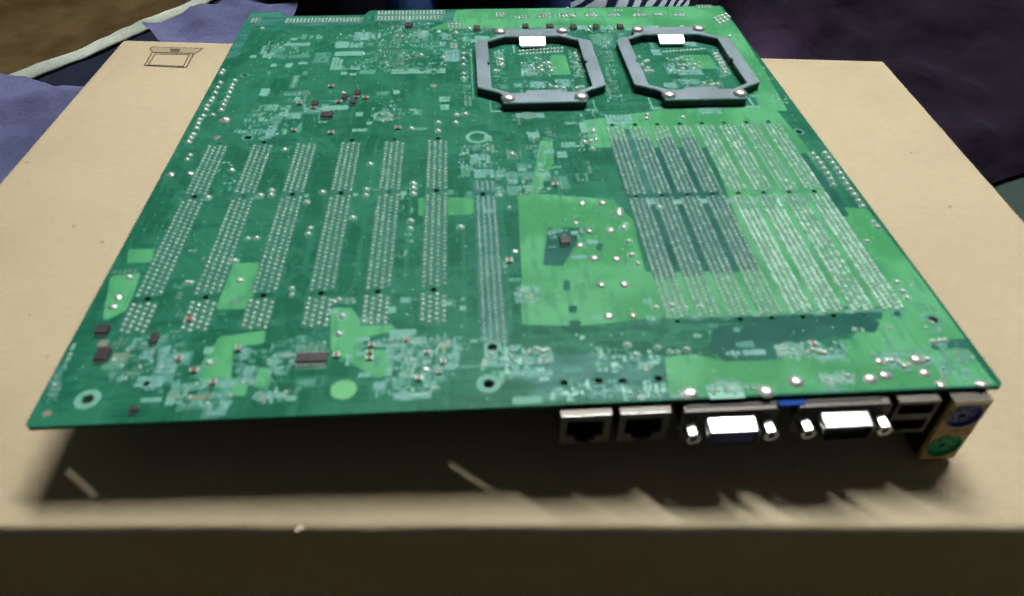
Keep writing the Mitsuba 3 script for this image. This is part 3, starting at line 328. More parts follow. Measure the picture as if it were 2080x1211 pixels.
navy_poly = Polygon([(q[0] - .004, q[1] + .003) for q in TRIM] + [(.05, .95), (.05, .33), (-.05, .0), (-.30, -.05)])
def navy_z(x, y): return BED - .012 + .016 * (fb(x, y, 9, 1) - .5) + .006 * (fb(x, y, 34, 2) - .5)
nv = 'navy_blanket'
thing(nv, 'dark navy blanket with a pale greenish white trim, behind the left of the carton', 'blanket')
add(nv + '__cover', sheet(navy_poly, navy_z, .008), 'm_navy', True, 1)
tr = np.c_[TRIM, navy_z(TRIM[:, 0], TRIM[:, 1]) + .003]
tr = spline(tr, 260); wob = .0100 + .0009 * np.sin(np.arange(260) * .21) + .0003 * np.sin(np.arange(260) * .83)
add(nv + '__trim', tubeline(tr, wob, 12, .34), 'm_trim', True, 1, label='pale greenish white trim band')

lav_poly = Polygon([(-.46, .40), (-.30, .452), (-.262, .456), (-.225, .444), (-.186, .428), (-.12, .405), (-.10, .47), (-.150, .535), (-.158, .548), (-.172, .566), (-.163, .574), (-.150, .582), (-.136, .592), (-.122, .606), (-.108, .622), (-.094, .648), (-.07, .70), (-.03, .66), (-.03, .40), (.0, .1), (-.1, -.1), (-.46, -.1)])
def lav_z(x, y):
    fold = .012 * np.exp(-((y - .40 - .35 * (x + .2)) / .018) ** 2) * (x < -.1)
    return BED + .008 + .018 * (fb(x, y, 11, 5) - .5) + .012 * (.6 - np.abs(2 * fb(x + .7 * y, (y - .7 * x) * .35, 16, 8, 3) - 1)) + .010 * (fb(x * .6 + y, y * .6 - x, 30, 6) - .5) + fold
lv = add('lavender_bed_sheet', sheet(lav_poly, lav_z, .006), 'm_lavender', True, 1, label='creased lavender bed sheet under the left side of the carton', category='bed sheet')

# dark purple plush cover, rising towards the back on the right
pur_poly = Polygon([(.36, .30), (.40, .20), (.47, .262), (.535, .30), (.70, .36), (1.15, .40), (1.25, .9), (1.0, 1.15), (.45, 1.1), (.375, .75), (.372, .60)])
def pur_z(x, y):
    u = np.clip((x - .42) * .5 + (y - .40) * .9, 0, None)
    r = 1 - np.abs(2 * fb(x * .5 + y * .9, y * .5 - x * .9, 5, 11, 4) - 1)
    edge = np.clip(pur_edge(x, y) / .03, 0, 1)
    return BED - .018 + edge * (.012 + .40 * u ** 1.15 + .070 * (fb(x, y, 5, 12) - .5) + .045 * (r - .6) + .020 * (1 - np.abs(2 * fb(x * .8 + y * .6, (y * .8 - x * .6) * .45, 22, 14, 3) - 1) - .6) + .010 * (fb(x, y, 40, 13) - .5))
def pur_edge(x, y):
    b = pur_poly.boundary; pts_ = shapely.points(np.c_[x, y]); return shapely.distance(b, pts_)
add('purple_plush_cover', sheet(pur_poly, pur_z, .009), 'm_plush', True, 1, label='dark purple plush cover heaped up behind the right of the carton', category='blanket')

def heap(cx, cy, rx, ry, h, seed, rough=.35, s=14, ex=.45):
    poly = Point(0, 0).buffer(1, 24); poly = shapely.affinity.translate(shapely.affinity.scale(poly, rx, ry), cx, cy)
    def z(x, y):
        d = np.clip(1 - ((x - cx) / rx) ** 2 - ((y - cy) / ry) ** 2, 0, 1)
        return BED - .02 + h * d ** ex * (1 + rough * (fb(x, y, s, seed) - .5) + .25 * rough * (fb(x, y, s * 4, seed + 1) - .5))
    return sheet(poly, z, .006)
add('black_cloth', heap(-.005, .70, .085, .10, .17, 21), 'm_blackcloth', True, 1, label='crumpled black cloth behind the notch in the board, left of the blue cloth', category='cloth')
add('blue_cloth', heap(.078, .690, .046, .08, .09, 31, .6, 30, .8), 'm_bluecloth', True, 1, label='small crumpled blue cloth behind the back edge of the board, right of the notch', category='cloth')
add('black_cloth', heap(.165, .72, .10, .10, .17, 41), 'm_blackcloth', True, 1, label='crumpled black cloth behind the back edge, between the blue cloth and the striped cloth', category='cloth')
add('blue_cloth', heap(.228, .665, .026, .06, .09, 51, .6, 30, .8), 'm_bluecloth', True, 1, label='narrow bit of blue cloth just left of the striped cloth', category='cloth')
add('striped_cloth', heap(.318, .700, .088, .10, .085, 61, .5, 22, .8), 'm_zebra', True, 1, label='pale blue and navy striped cloth crumpled behind the back edge of the board', category='cloth')
add('black_strap', tubeline(spline([(.052, .615, .00), (.042, .606, -.02), (.025, .60, -.05), (.0, .595, -.085)], 24), .0016, 6), 'm_pad_grey', True, 1, label='thin dark strap curving over the black cloth behind the notch', category='strap')

# ------------------------------------------------------------------ cardboard carton
BX = {'bl': (-.084, .328), 'br': (.418, .311), 'fr': (.404, -.034), 'fl': (-.098, -.0145)}
def corner(k, dz=0, grow=0):
    x, y = BX[k]; return np.array([x, y, box_top(x, y) + dz])
cb = thing('cardboard_box', 'plain brown cardboard carton lying flat under the circuit board', 'box')
BH = .074
def slab(keys, dz0, dz1, r, sub=2, inset=0.0):
    s = trimesh.creation.icosphere(subdivisions=sub, radius=r).vertices
    cen = np.mean([corner(k) for k in BX], axis=0); pts_ = []
    for k in keys:
        for dz in (dz0, dz1):
            c = corner(k, dz); d = cen - c; d[2] = 0; d /= np.linalg.norm(d); pts_.append(c + d * (r * 1.414 + inset) + s)
    return trimesh.convex.convex_hull(np.vstack(pts_))
ed = [(0, -.0032), (0, -.0029), (.00025, -.0018), (.0009, -.0008), (.0018, -.0002), (.0032, 0)]
def axis(L, n):
    d0 = [e[0] for e in ed]; dz = [e[1] for e in ed]; mid = np.linspace(.0032, L - .0032, n)[1:-1]
    return np.r_[d0, mid, [L - q for q in d0[::-1]]] / L, np.r_[dz, np.zeros(len(mid)), dz[::-1]]
(us, uz), (vs, vz) = axis(.503, 130), axis(.343, 90)
U, V = np.meshgrid(us, vs); P4 = [np.array(BX[k]) for k in ('fl', 'fr', 'br', 'bl')]
XY = (1 - U)[..., None] * (1 - V)[..., None] * P4[0] + U[..., None] * (1 - V)[..., None] * P4[1] + U[..., None] * V[..., None] * P4[2] + (1 - U)[..., None] * V[..., None] * P4[3]
wav = fb(XY[..., 0], XY[..., 1], 14, 71, 3) - .5; wav2 = fb(XY[..., 0], XY[..., 1], 75, 72, 2) - .5
XY[..., 1] += .0009 * (fb(XY[..., 0], XY[..., 0] * 0, 40, 73, 3) - .5) * np.exp(-V * 30); XY[..., 0] += .0008 * (fb(XY[..., 1], XY[..., 1] * 0, 40, 74, 3) - .5) * np.exp(-(1 - U) * 30)
Z = box_top(XY[..., 0], XY[..., 1]) + np.minimum(uz[None], vz[:, None]) + np.where((uz[None] == 0) & (vz[:, None] == 0), -.0009 * np.abs(wav) + .00022 * wav2, 0)
ii, jj = np.meshgrid(np.arange(len(vs) - 1), np.arange(len(us) - 1), indexing='ij'); W_ = len(us)
q = np.stack([ii * W_ + jj, ii * W_ + jj + 1, (ii + 1) * W_ + jj + 1, (ii + 1) * W_ + jj], -1).reshape(-1, 4)
top = trimesh.Trimesh(np.c_[XY.reshape(-1, 2), Z.ravel()], np.vstack([q[:, [0, 1, 2]], q[:, [0, 2, 3]]]), process=False)
add(cb + '__top_panel', top, 'm_kraft', True, 1)
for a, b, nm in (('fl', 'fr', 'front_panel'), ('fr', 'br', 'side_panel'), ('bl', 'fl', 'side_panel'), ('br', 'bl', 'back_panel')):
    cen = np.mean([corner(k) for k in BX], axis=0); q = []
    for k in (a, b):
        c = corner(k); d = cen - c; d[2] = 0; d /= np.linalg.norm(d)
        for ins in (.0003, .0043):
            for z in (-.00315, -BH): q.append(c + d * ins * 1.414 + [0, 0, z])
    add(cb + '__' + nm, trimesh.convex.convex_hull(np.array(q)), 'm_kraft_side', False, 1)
add(cb + '__bottom_panel', slab(BX, -BH - .001, -BH - .001, .0015, 1, .004), 'm_kraft_side', False, 1)
def on_top(poly_mm, m, name, h=.00012, **lab):
    g = prism(poly_mm, 0, h * 1000); g.apply_scale(.001); v = g.vertices
    v[:, 2] += box_top(v[:, 0], v[:, 1]) + .00004; g.vertices = v
    return add(cb + '__' + name, g, m, False, 1, **lab)
lid, outer, inner = Polygon(ICON['lid']), Polygon(ICON['outer']), Polygon(ICON['inner'])
line = lambda g, w: g.exterior.buffer(w / 2)
art = unary_union([line(lid, .6), line(outer, .65), line(inner, .6), LineString([ICON['outer'][3], ICON['inner'][3]]).buffer(.25)])
on_top(lid.buffer(-.25), 'm_print_soft', 'printed_icon_shade', .00006)
on_top(art.difference(Polygon(ICON['dark'])), 'm_print', 'printed_icon', label='printed outline of an open laptop on the carton')
on_top(Polygon(ICON['dark']), 'm_print', 'printed_icon_panel')
fl = [Point(q).buffer(.5 + .5 * RNG.random(), 3) for q in FLECKS]
for g in fl: on_top(g, 'm_print_soft', 'fleck')
nx, ny = NICK[0] / 1000, -.0212
nick = trimesh.creation.icosphere(subdivisions=2, radius=1.0)
v = nick.vertices * [.0017, .0010, .0006]; v += .0005 * (meshkit.noise(v * 900)[:, None] - .5); v = v @ trimesh.transformations.rotation_matrix(.6, (0, 0, 1))[:3, :3].T
nick.vertices = v + [nx, ny, box_top(nx, ny) - .0006]
add(cb + '__torn_nick', nick, 'm_torn', True, 1, label='small torn nick in the front edge of the carton')

# ------------------------------------------------------------------ motherboard
mb = thing('motherboard', 'green computer circuit board lying upside down on the carton, solder side up', 'circuit board')
PCI_X = [18.7, 39.3, 59.7, 80.3, 100.7, 121.0]
DIMM_X = [206.9, 218.1, 229.2, 240.4, 251.6, 262.8, 274.0, 285.2]
outline = Polygon([(1.2, 0), (303.8, 0), (305, 1.2), (305, 328.8), (303.8, 330), (76.5, 330), (75, 329), (73.2, 323.2), (72, 322.4), (23.5, 322.4), (22.3, 323.2), (21.2, 329), (20, 330), (1.2, 330), (0, 328.8), (0, 1.2)])
HOLES = [(x, y, r * (.9 if r >= 1.9 else 1)) for x, y, r in HOLES]
holes = [Point(x, y).buffer(r, 8) for x, y, r in HOLES]
for x in PCI_X: holes += [Point(x + .3, y).buffer(1.15, 6) for y in (165.6, 121.0, 56.3)]
holes.append(Point(141.2, 117.6).buffer(1.2, 6))
for x in DIMM_X: holes += [Point(x, y).buffer(1.0, 6) for y in (174.6, 112.7)]
for x in DIMM_X[:8]: holes.append(Point(x, 35.1).buffer(1.0, 6))
HU = unary_union(holes)
pcb = prism(outline.difference(HU), -1.6, 0)
add(mb + '__board', pcb, 'm_pcb')

POUR_NAMES = ['copper_pour', 'dark_clearance', 'fine_routing']
LAYER = [.030, .045, .060]
k = [0, 0, 0]
for kind, q in POURS:
    g = Polygon(q).buffer(0).buffer(1.0).buffer(-2.0).buffer(1.0).intersection(outline.buffer(-.8)).difference(HU.buffer(.3))
    if g.is_empty: continue
    add(mb + '__' + POUR_NAMES[kind], prism(g, .004, LAYER[kind] + .003 * k[kind]), ['m_pour', 'm_dark', 'm_haze'][kind]); k[kind] += 1
# trace bundles: thin ridges of copper under the solder mask
traces = []
for _ in range(150):
    x, y = RNG.uniform(5, 300), RNG.uniform(6, 322)
    a = RNG.choice([0, 90, 0, 90, 45, 135]); n = RNG.integers(2, 7); L1, L2, L3 = RNG.uniform(6, 40), RNG.uniform(3, 12), RNG.uniform(5, 35)
    t = np.radians(a); s = RNG.choice([-1, 1]) * np.radians(45)
    p = np.array([[x, y]]); p = np.vstack([p, p[-1] + L1 * np.array([np.cos(t), np.sin(t)])]); p = np.vstack([p, p[-1] + L2 * np.array([np.cos(t + s), np.sin(t + s)])]); p = np.vstack([p, p[-1] + L3 * np.array([np.cos(t), np.sin(t)])])
    nrm = np.array([-np.sin(t), np.cos(t)])
    for i in range(n): traces.append(LineString(p + nrm * i * .75).buffer(.16, 1, cap_style=2))
for q in ([(155, 24), (165, 27), (200, 27.5), (206, 31), (245, 31.5)], [(152, 22), (160, 25.2), (175, 25.6), (180, 23.5)], [(195, 22.5), (205, 23.5), (212, 21.5)], [(144, 118), (148, 112), (148, 32)], [(128, 110), (132, 104), (132, 30), (128, 26)], [(246, 26), (258, 28.5), (266, 28)], [(92, 160), (92, 60), (88, 52)], [(110, 118), (110, 60)]):
    for i in range(2): traces.append(LineString([(x + i * .9, y + i * .9) for x, y in q]).buffer(.22, 1, cap_style=2))
tm = [prism(g.intersection(outline.buffer(-1)), .004, .024) for g in traces if not g.intersection(outline.buffer(-1)).is_empty]
bsdf('m_trace', (.026, .195, .125), .42, specular=.12)
add(mb + '__copper_traces', cat(tm), 'm_trace', kind='stuff')

# solder pins: a pad ring with a cone of solder round the lead's tip
PIN = lathe([(0.0, .02), (.86, .02), (.82, .16), (.68, .36), (.46, .54), (.22, .64), (0, .66)], 10)
RING = prism(Point(0, 0).buffer(.98, 5).difference(Point(0, 0).buffer(.5, 5)), .0, .085)
def row(x, y): return [x + RNG.normal(0, .05), y + RNG.normal(0, .05), 0, RNG.uniform(.92, 1.1), RNG.uniform(0, 6.28)]
near_pins = []
def pin_field(rows, m='m_solder', ring='m_ringpad', s=1.0):
    a = np.array(rows); a[:, 3] *= s
    key = add(mb + '__pin_field', many(RING, a), ring, kind='stuff')
    scene[key + '__pins'] = mikit.ply((lambda q: (q.apply_scale(.001), q)[1])(many(PIN, a)), m, smooth=40); labels[key + '__pins'] = {'kind': 'stuff'}
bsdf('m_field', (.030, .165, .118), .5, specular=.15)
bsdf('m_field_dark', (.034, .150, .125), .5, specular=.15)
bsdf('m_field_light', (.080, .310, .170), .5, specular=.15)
for x in PCI_X:
    rows = []
    for j, dx in enumerate((-3.81, -1.27, 1.27, 3.81)):
        for i in range(50):
            y = 162.6 - 2.54 * i - 1.27 * (j % 2)
            if y < 39.2 or abs(y - 121) < 1.9 or abs(y - 56.3) < 1.9: continue
            (near_pins if y < 56 else rows).append(row(x + .3 + dx, y))
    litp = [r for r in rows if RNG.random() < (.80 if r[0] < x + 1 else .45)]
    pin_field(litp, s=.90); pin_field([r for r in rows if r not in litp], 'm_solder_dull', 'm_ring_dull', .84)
    for a, b in ((119.5, 164), (57.8, 122.5), (38.6, 54.8)):
        add(mb + '__pin_strip', prism(sbox(x - 4.6, a, x + 5.2, b).difference(HU.buffer(.4)), .004, .09), 'm_field')
for x, y, z, s, h in near_pins:
    key = fresh(mb + '__solder_pin')
    if key.endswith('solder_pin'):
        pm = PIN.copy(); pm.apply_scale(.001); PIN_PLY = mikit.ply(pm, 'm_solder', smooth=40)
    scene[key] = {**PIN_PLY, 'to_world': T().translate([x / 1000, y / 1000, 0]).scale(s).rotate([0, 0, 1], math.degrees(h))}
for i, x in enumerate(DIMM_X):
    rows = []
    for j, dx in enumerate((-3.45, -1.15, 1.15, 3.45)):
        for kk in range(68):
            y = 171.6 - 2.0 * kk - 1.0 * (j % 2)
            if y < 37.2 or abs(y - 112.7) < 1.7: continue
            rows.append(row(x + .5 + dx, y))
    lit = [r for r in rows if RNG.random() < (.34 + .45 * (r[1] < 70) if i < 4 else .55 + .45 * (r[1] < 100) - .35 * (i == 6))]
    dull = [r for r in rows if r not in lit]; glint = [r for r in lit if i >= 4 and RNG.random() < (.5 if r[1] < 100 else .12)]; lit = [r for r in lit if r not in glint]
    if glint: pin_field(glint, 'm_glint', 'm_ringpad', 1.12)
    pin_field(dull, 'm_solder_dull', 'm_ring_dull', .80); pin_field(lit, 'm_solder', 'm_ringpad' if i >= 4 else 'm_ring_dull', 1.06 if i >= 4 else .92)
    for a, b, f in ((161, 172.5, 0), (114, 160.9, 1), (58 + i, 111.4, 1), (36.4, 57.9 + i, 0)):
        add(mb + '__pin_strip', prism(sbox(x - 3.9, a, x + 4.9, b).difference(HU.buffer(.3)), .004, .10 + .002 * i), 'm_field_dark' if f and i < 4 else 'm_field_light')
rows = []
for j in range(4):
    for i in range(52):
        y = 127 - 1.95 * i - .97 * (j % 2)
        if abs(y - 117.6) > 2 and y > 28.5: rows.append(row(138.9 + 2.25 * j, y))
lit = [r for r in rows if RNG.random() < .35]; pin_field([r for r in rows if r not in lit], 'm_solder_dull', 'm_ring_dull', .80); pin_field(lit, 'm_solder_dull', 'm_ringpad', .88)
add(mb + '__pin_strip', prism(sbox(137.3, 28, 147.2, 128).difference(HU.buffer(.4)), .004, .09), 'm_haze')

# printed marks, pads and lands
silk_meshes, small = [], {m: [] for m in ('m_silk', 'm_silk_faint', 'm_silk_blue', 'm_pad_grey', 'm_pad_tan')}
PAD = bx(-.5, -.5, .0, .5, .5, 1)
def pad(x, y, w, h, z): return bx(x - w / 2, y - h / 2, .004, x + w / 2, y + h / 2, z)
def rough_rect(cx, cy, w, h):
    g = sbox(cx - w / 2, cy - h / 2, cx + w / 2, cy + h / 2)
    r = min(w, h) * .22
    return g.buffer(-r).buffer(r, 3)
zz = .115
MARKS = MARKS + [(x + 5.9, 107.5, 3.6, 3.4, 'w') for x in DIMM_X[:7]] + [(x + 6.5, 37.0, 3.0, 2.0, 'w') for x in DIMM_X[:7]] + [(x + 6.6, 119.5, 2.6, 3.4, 'w') for x in PCI_X]
for cx, cy, w, h, kd in MARKS:
    if not outline.buffer(-.4).contains(Point(cx, cy)): continue
    if kd in 'wb':
        big = max(w, h)
        parts = []
        if big < 2.2 or (min(w, h) < 1.6 and kd == 'w') or (kd == 'w' and RNG.random() < .45): parts = [rough_rect(cx, cy, w, h)]
        else:                                                     # lettering and component outlines: a loose row of bits inside the box
            nx_, ny_ = max(1, int(w / 1.7)), max(1, int(h / 2.1))
            for i in range(nx_):
                for j in range(ny_):
                    if RNG.random() < .08: continue
                    parts.append(rough_rect(cx - w / 2 + (i + .5) * w / nx_, cy - h / 2 + (j + .5) * h / ny_, w / nx_ * RNG.uniform(.7, 1.15), h / ny_ * RNG.uniform(.65, 1.1)))
            if RNG.random() < .4: parts.append(sbox(cx - w / 2 - .5, cy - h / 2 - .5, cx + w / 2 + .5, cy + h / 2 + .5).exterior.buffer(.14))
        g = unary_union(parts).intersection(outline.buffer(-.5)).difference(HU.buffer(.25))
        if g.is_empty: continue
        m = 'm_silk' if kd == 'w' else 'm_silk_blue'
        if RNG.random() < .3: m = 'm_silk_faint'
        add(mb + '__silkscreen_mark', prism(g, .004, zz), m)
    elif kd in 'g': 
        nx_, ny_ = max(1, int(w / 1.8)), max(1, int(h / 1.8)); parts = []
        for i in range(nx_):
            for j in range(ny_):
                if RNG.random() < .85: parts.append(pad(cx - w / 2 + (i + .5) * w / nx_, cy - h / 2 + (j + .5) * h / ny_, w / nx_ * RNG.uniform(.5, .85), h / ny_ * RNG.uniform(.5, .85), zz))
        if parts: add(mb + '__contact_pads', cat(parts), 'm_pad_grey')
    elif kd in 'tT':
        parts = [pad(cx, cy, w, h, .10)]
        add(mb + '__contact_pads', cat(parts), 'm_pad_grey' if kd == 'T' else 'm_pad_tan')
        rows = [[cx - w / 2 + 1.1 + 2.2 * i, cy - h / 2 + 1.1 + 2.4 * j, .08, RNG.uniform(.6, .85), 0] for i in range(max(1, int(w / 2.2))) for j in range(max(1, int(h / 2.4)))]
        small['m_pad_tan'] += [(r[0], r[1], 1.3, 1.3) for r in rows]
        VIAS += [(r[0], r[1] , .55) for r in rows if RNG.random() < .75]
    elif kd == 'G':
        add(mb + '__contact_pads', pad(cx, cy, w, h, .10), 'm_pad_grey')
        VIAS += [(cx - w / 2 + 1.1 + 2.2 * i, cy - h / 2 + 1.1 + 2.2 * j, .5) for i in range(max(1, int(w / 2.2))) for j in range(max(1, int(h / 2.2)))]
for poly, n in CLUSTERS:
    g = Polygon(poly).buffer(0).intersection(outline.buffer(-1)); x0, y0, x1, y1 = g.bounds; got = 0
    for _ in range(n * 8):
        x, y = RNG.uniform(x0, x1), RNG.uniform(y0, y1)
        if not g.contains(Point(x, y)) or HU.buffer(.8).contains(Point(x, y)): continue
        got += 1
        if got > n: break
        u = RNG.random(); vert = RNG.random() < .5
        if u < .55:                                               # the two lands of a small part, and its printed outline
            d = RNG.uniform(.7, 1.1); w, h = RNG.uniform(.8, 1.3), RNG.uniform(.9, 1.6); m = RNG.choice(['m_pad_grey', 'm_silk_blue', 'm_silk', 'm_silk_faint', 'm_pad_tan'], p=[.3, .25, .2, .2, .05])
            for s in (-1, 1): small[m].append((x + (0 if vert else s * d), y + (s * d if vert else 0), w, h))
        elif u < .8: small[RNG.choice(['m_silk_faint', 'm_silk', 'm_silk_blue'], p=[.5, .25, .25])].append((x, y, RNG.uniform(1.5, 4) if not vert else RNG.uniform(.25, .5), RNG.uniform(.25, .5) if not vert else RNG.uniform(1.5, 4)))
        elif u < .93: small['m_silk_faint'].append((x, y, RNG.uniform(1, 2.6), RNG.uniform(.8, 1.6)))
        else: VIAS.append((x, y, .5))
for m, L in small.items():
    if L:
        ok = [q for q in L if outline.buffer(-.6).contains(Point(q[0], q[1]))]
        add(mb + '__small_lands', cat([pad(x, y, w, h, .13 + .0006 * (i % 40)) for i, (x, y, w, h) in enumerate(ok)]), m, kind='stuff')
# vias scattered over the whole board, and bare solder pins
via = lathe([(0, .03), (.3, .03), (.28, .08), (.16, .085), (0, .05)], 7)
vr = [[RNG.uniform(3, 302), RNG.uniform(3, 320), .0, RNG.uniform(.7, 1.3), 0] for _ in range(1500)]
vr = [q for q in vr if not HU.buffer(.8).contains(Point(q[0], q[1]))]
add(mb + '__via_holes', many(via, vr), 'm_ringpad', 40, kind='stuff')
vv = [q for q in VIAS if q[2] > .2 and outline.buffer(-.9).contains(Point(q[0], q[1])) and not HU.buffer(.7).contains(Point(q[0], q[1]))]
order = sorted(range(len(vv)), key=lambda i: vv[i][1] - 40 * vv[i][2])
for i in order[:120]:
    x, y, r = vv[i]; key = fresh(mb + '__solder_pin'); q = np.clip(r / .62, .8, 1.7)
    scene[key] = {**PIN_PLY, 'to_world': T().translate([x / 1000, y / 1000, .00011]).scale(float(q))}
add(mb + '__small_solder_pins', many(PIN, [[vv[i][0], vv[i][1], .11, float(np.clip(vv[i][2] / .62, .7, 1.7)), 0] for i in order[120:]]), 'm_solder', 40, kind='stuff')
add(mb + '__small_solder_pins', many(RING, [[q[0], q[1], .03, float(np.clip(q[2] / .62, .7, 1.7)), 0] for q in vv]), 'm_ringpad', kind='stuff')
# large solder joints
for x, y, r in JOINTS:
    if r < .5: continue
    big = r > 2.6
    hh = .42 * r if not big else 1.15
    pr = [(0, .02), (r * 1.02, .02), (r * 1.0, .14), (r * .90, .22), (r * .78, hh * .55), (r * .58, hh * .86), (r * .34, hh * .99), (r * .15, hh * (1.0 if not big else .8)), (0, hh * (1.02 if not big else .55))]
    J = lathe(pr, 18); v = J.vertices.copy(); top_ = np.clip(v[:, 2] / max(hh, .1), 0, 1)
    v[:, 0] += RNG.normal(0, .16) * r * top_; v[:, 1] += RNG.normal(0, .16) * r * top_; v[:, :2] *= 1 + .10 * (meshkit.noise(v * 1.3 + [x, y, 0]) - .5)[:, None]
    J.vertices = v @ np.diag([RNG.uniform(.9, 1.15), RNG.uniform(.85, 1.1), 1]); add(mb + '__solder_joint', at(J, x, y, .1), 'm_tin', 40)
for x, y, r in RINGS: add(mb + '__printed_ring', prism(shapely.affinity.scale(Point(x, y).buffer(r * 1.05, 16).difference(Point(x, y).buffer(r * .72, 16)), 1, 1), .004, .14), 'm_silk')
for x, y, r in DISC: add(mb + '__bare_copper_disc', prism(Point(x, y).buffer(r * 1.0, 20), .004, .10), 'm_disc', label='bright green disc of bare copper under mask')
for x, y, r in PALE_ROUND: add(mb + '__pale_spot', prism(Point(x, y).buffer(r * .9, 12), .004, .12), 'm_pad_tan' if r < 3 else 'm_pad_grey')
for x, y, r in HOLES:
    R = r * 2.2 if r >= 1.75 and y < 12 else r * 1.75
    if not (y < 20 and r < 1.95 and x > 155): add(mb + '__hole_ring', prism(Point(x, y).buffer(R, 16).difference(Point(x, y).buffer(r + .1, 12)), .004, .155), 'm_silk' if y < 30 else 'm_silk_faint')
    add(mb + '__hole_lining', at(lathe([(r - .05, -1.55), (r, -1.55), (r, .02), (r - .05, .02), (r - .05, -1.55)], 18), x, y), 'm_pad_grey')

# small parts soldered on this side
for cx, cy, w, h, _ in CAPS:
    w, h = float(np.clip(w, 1.4, 3.2)), float(np.clip(h, 1.0, 2.6)); key = fresh(mb + '__capacitor'); ee = min(w * .24, .6)
    for nm, a, b, m, z in (('body', cx - w / 2 + ee, cx + w / 2 - ee, 'm_cap', .95), ('end_cap', cx - w / 2, cx - w / 2 + ee, 'm_solder', .98), ('end_cap_001', cx + w / 2 - ee, cx + w / 2, 'm_solder', .98)):
        q = rbox(a, cy - h / 2, .05, b, cy + h / 2, z, .12); q.apply_scale(.001); scene[f'{key}__{nm}'] = mikit.ply(q, m, smooth=30)
for i, (cx, cy, w, h, _) in enumerate(ICS):
    key = fresh(mb + '__chip'); w, h = max(w, 2.0), float(np.clip(h, 1.6, 6)); ht = 1.6
    if i == 0: w, h = 10.2, 4.2
    q = rbox(cx - w / 2, cy - h / 2, .25, cx + w / 2, cy + h / 2, .25 + ht, .22); q.apply_scale(.001)
    scene[key + '__body'] = mikit.ply(q, 'm_chip', smooth=30)
    if i == 0: labels[key] = {'label': 'black chip with a row of legs'}
    nl = 8 if i == 0 else max(2, int(w / 1.3)); L = 1.5 if i == 0 else .7
    for s in (-1, 1):
        for j in range(nl):
            x = cx - w / 2 + (j + .5) * w / nl; wl = w / nl * .28; y0 = cy + s * h / 2
            pr = [(0, .9), (s * L * .35, .9), (s * L * .55, .12), (s * L, .08)]
            leg = cat([bx(x - wl, y0 + min(a[0], b[0]) - .05, min(a[1], b[1]) - .02, x + wl, y0 + max(a[0], b[0]) + .05, max(a[1], b[1]) + .1) for a, b in zip(pr[:-1], pr[1:])])
            leg.apply_scale(.001); scene[fresh(key + '__leg')] = mikit.ply(leg, 'm_solder')

# socket back plates
def backplate(cx, cy, side):
    key = fresh(mb + '__socket_backplate'); labels[key] = {'label': f'grey steel eight-sided socket frame, the {side} of the two'}
    def put(nm, m, mat, smooth=30):
        m = m.copy(); m.apply_scale(.001); scene[fresh(f'{key}__{nm}')] = mikit.ply(m, mat, smooth=smooth)
    o = Polygon([(-33.6, -28.5), (-33.6, 28.5), (-23.5, 34.5), (-21.3, 37), (-21.3, 46.5), (21.3, 46.5), (21.3, 37), (23.5, 34.5), (33.6, 28.5), (33.6, -28.5), (23.5, -34.5), (21.3, -37), (21.3, -46.5), (-21.3, -46.5), (-21.3, -37), (-23.5, -34.5)]).buffer(1.2).buffer(-2.2).buffer(1.0)
    i_ = Polygon([(-26.4, -29.5), (-26.4, -2.2), (-27.6, -1.4), (-27.6, 1.4), (-26.4, 2.2), (-26.4, 29.5), (-16, 36), (16, 36), (26.4, 29.5), (26.4, 2.2), (27.6, 1.4), (27.6, -1.4), (26.4, -2.2), (26.4, -29.5), (17, -36), (9.5, -36), (8.5, -33.2), (-8.5, -33.2), (-9.5, -36), (-17, -36)]).buffer(.6).buffer(-1.1).buffer(.5)
    fr = o.difference(i_); fr = shapely.affinity.translate(fr, cx, cy)
    put('insulator', prism(fr.buffer(-.12), .08, 3.7), 'm_rubber', False)
    put('frame', cat([prism(fr, 3.72, 4.42), prism(fr.buffer(-.18), 4.422, 4.55)]), 'm_plate', False)
    t = Polygon([(-7.6, 36.6), (7.6, 36.6), (7.6, 29.2), (6.8, 28.0), (-6.8, 28.0), (-7.6, 29.2)]); tm_ = prism(t, 0, .9); vv_ = tm_.vertices.copy(); tm_.vertices = np.c_[vv_[:, 0] + cx, vv_[:, 1] + cy, vv_[:, 2] + 3.6 - (36.6 - vv_[:, 1]) * .28]
    put('tab', tm_, 'm_bright', False)
    for sx in (-1, 1):
        for sy in (-1, 1):
            put('screw', at(lathe([(0, 4.48), (3.7, 4.48), (3.7, 5.0), (3.3, 5.7), (2.4, 6.3), (1.2, 6.6), (0, 6.65)], 20), cx + sx * 18.6, cy + sy * 42.3), 'm_tin', 50)
backplate(175.2, 238.0, 'left'); backplate(257.6, 238.0, 'right')

# ------------------------------------------------------------------ ports on the front edge (they hang below the board)
def port(name, label):
    key = fresh(mb + '__' + name); labels[key] = {'label': label}
    def put(nm, m, mat, smooth=30):
        m = m.copy(); m.apply_scale(.001); scene[fresh(f'{key}__{nm}')] = mikit.ply(m, mat, smooth=smooth)
    return put
for cx, side in ((169.6, 'left'), (188.2, 'right')):
    put = port('network_port', f'metal network jack, the {side} of the pair')
    w, z0, z1 = 8.0, -15.9, -1.75
    face = sbox(cx - w, z0, cx + w, z1)
    op = unary_union([sbox(cx - 5.9, -12.0, cx + 5.9, -4.6), sbox(cx - 3.4, -14.2, cx + 3.4, -11.9), sbox(cx - 2.0, -16.2, cx + 2.0, -14.1)])
    put('shell', yprism(face.difference(op), -3.2, 17), 'm_shell', False)
    put('lip', rbox(cx - w + .2, -3.45, -2.3, cx + w - .2, -2.9, -1.72, .18), 'm_steel')
    put('cavity', yprism(op.buffer(-.05), 6, 11), 'm_black', False)
    liner = op.buffer(.02).difference(op.buffer(-.25))
    put('liner', yprism(liner, -2.2, 6), 'm_black', False)
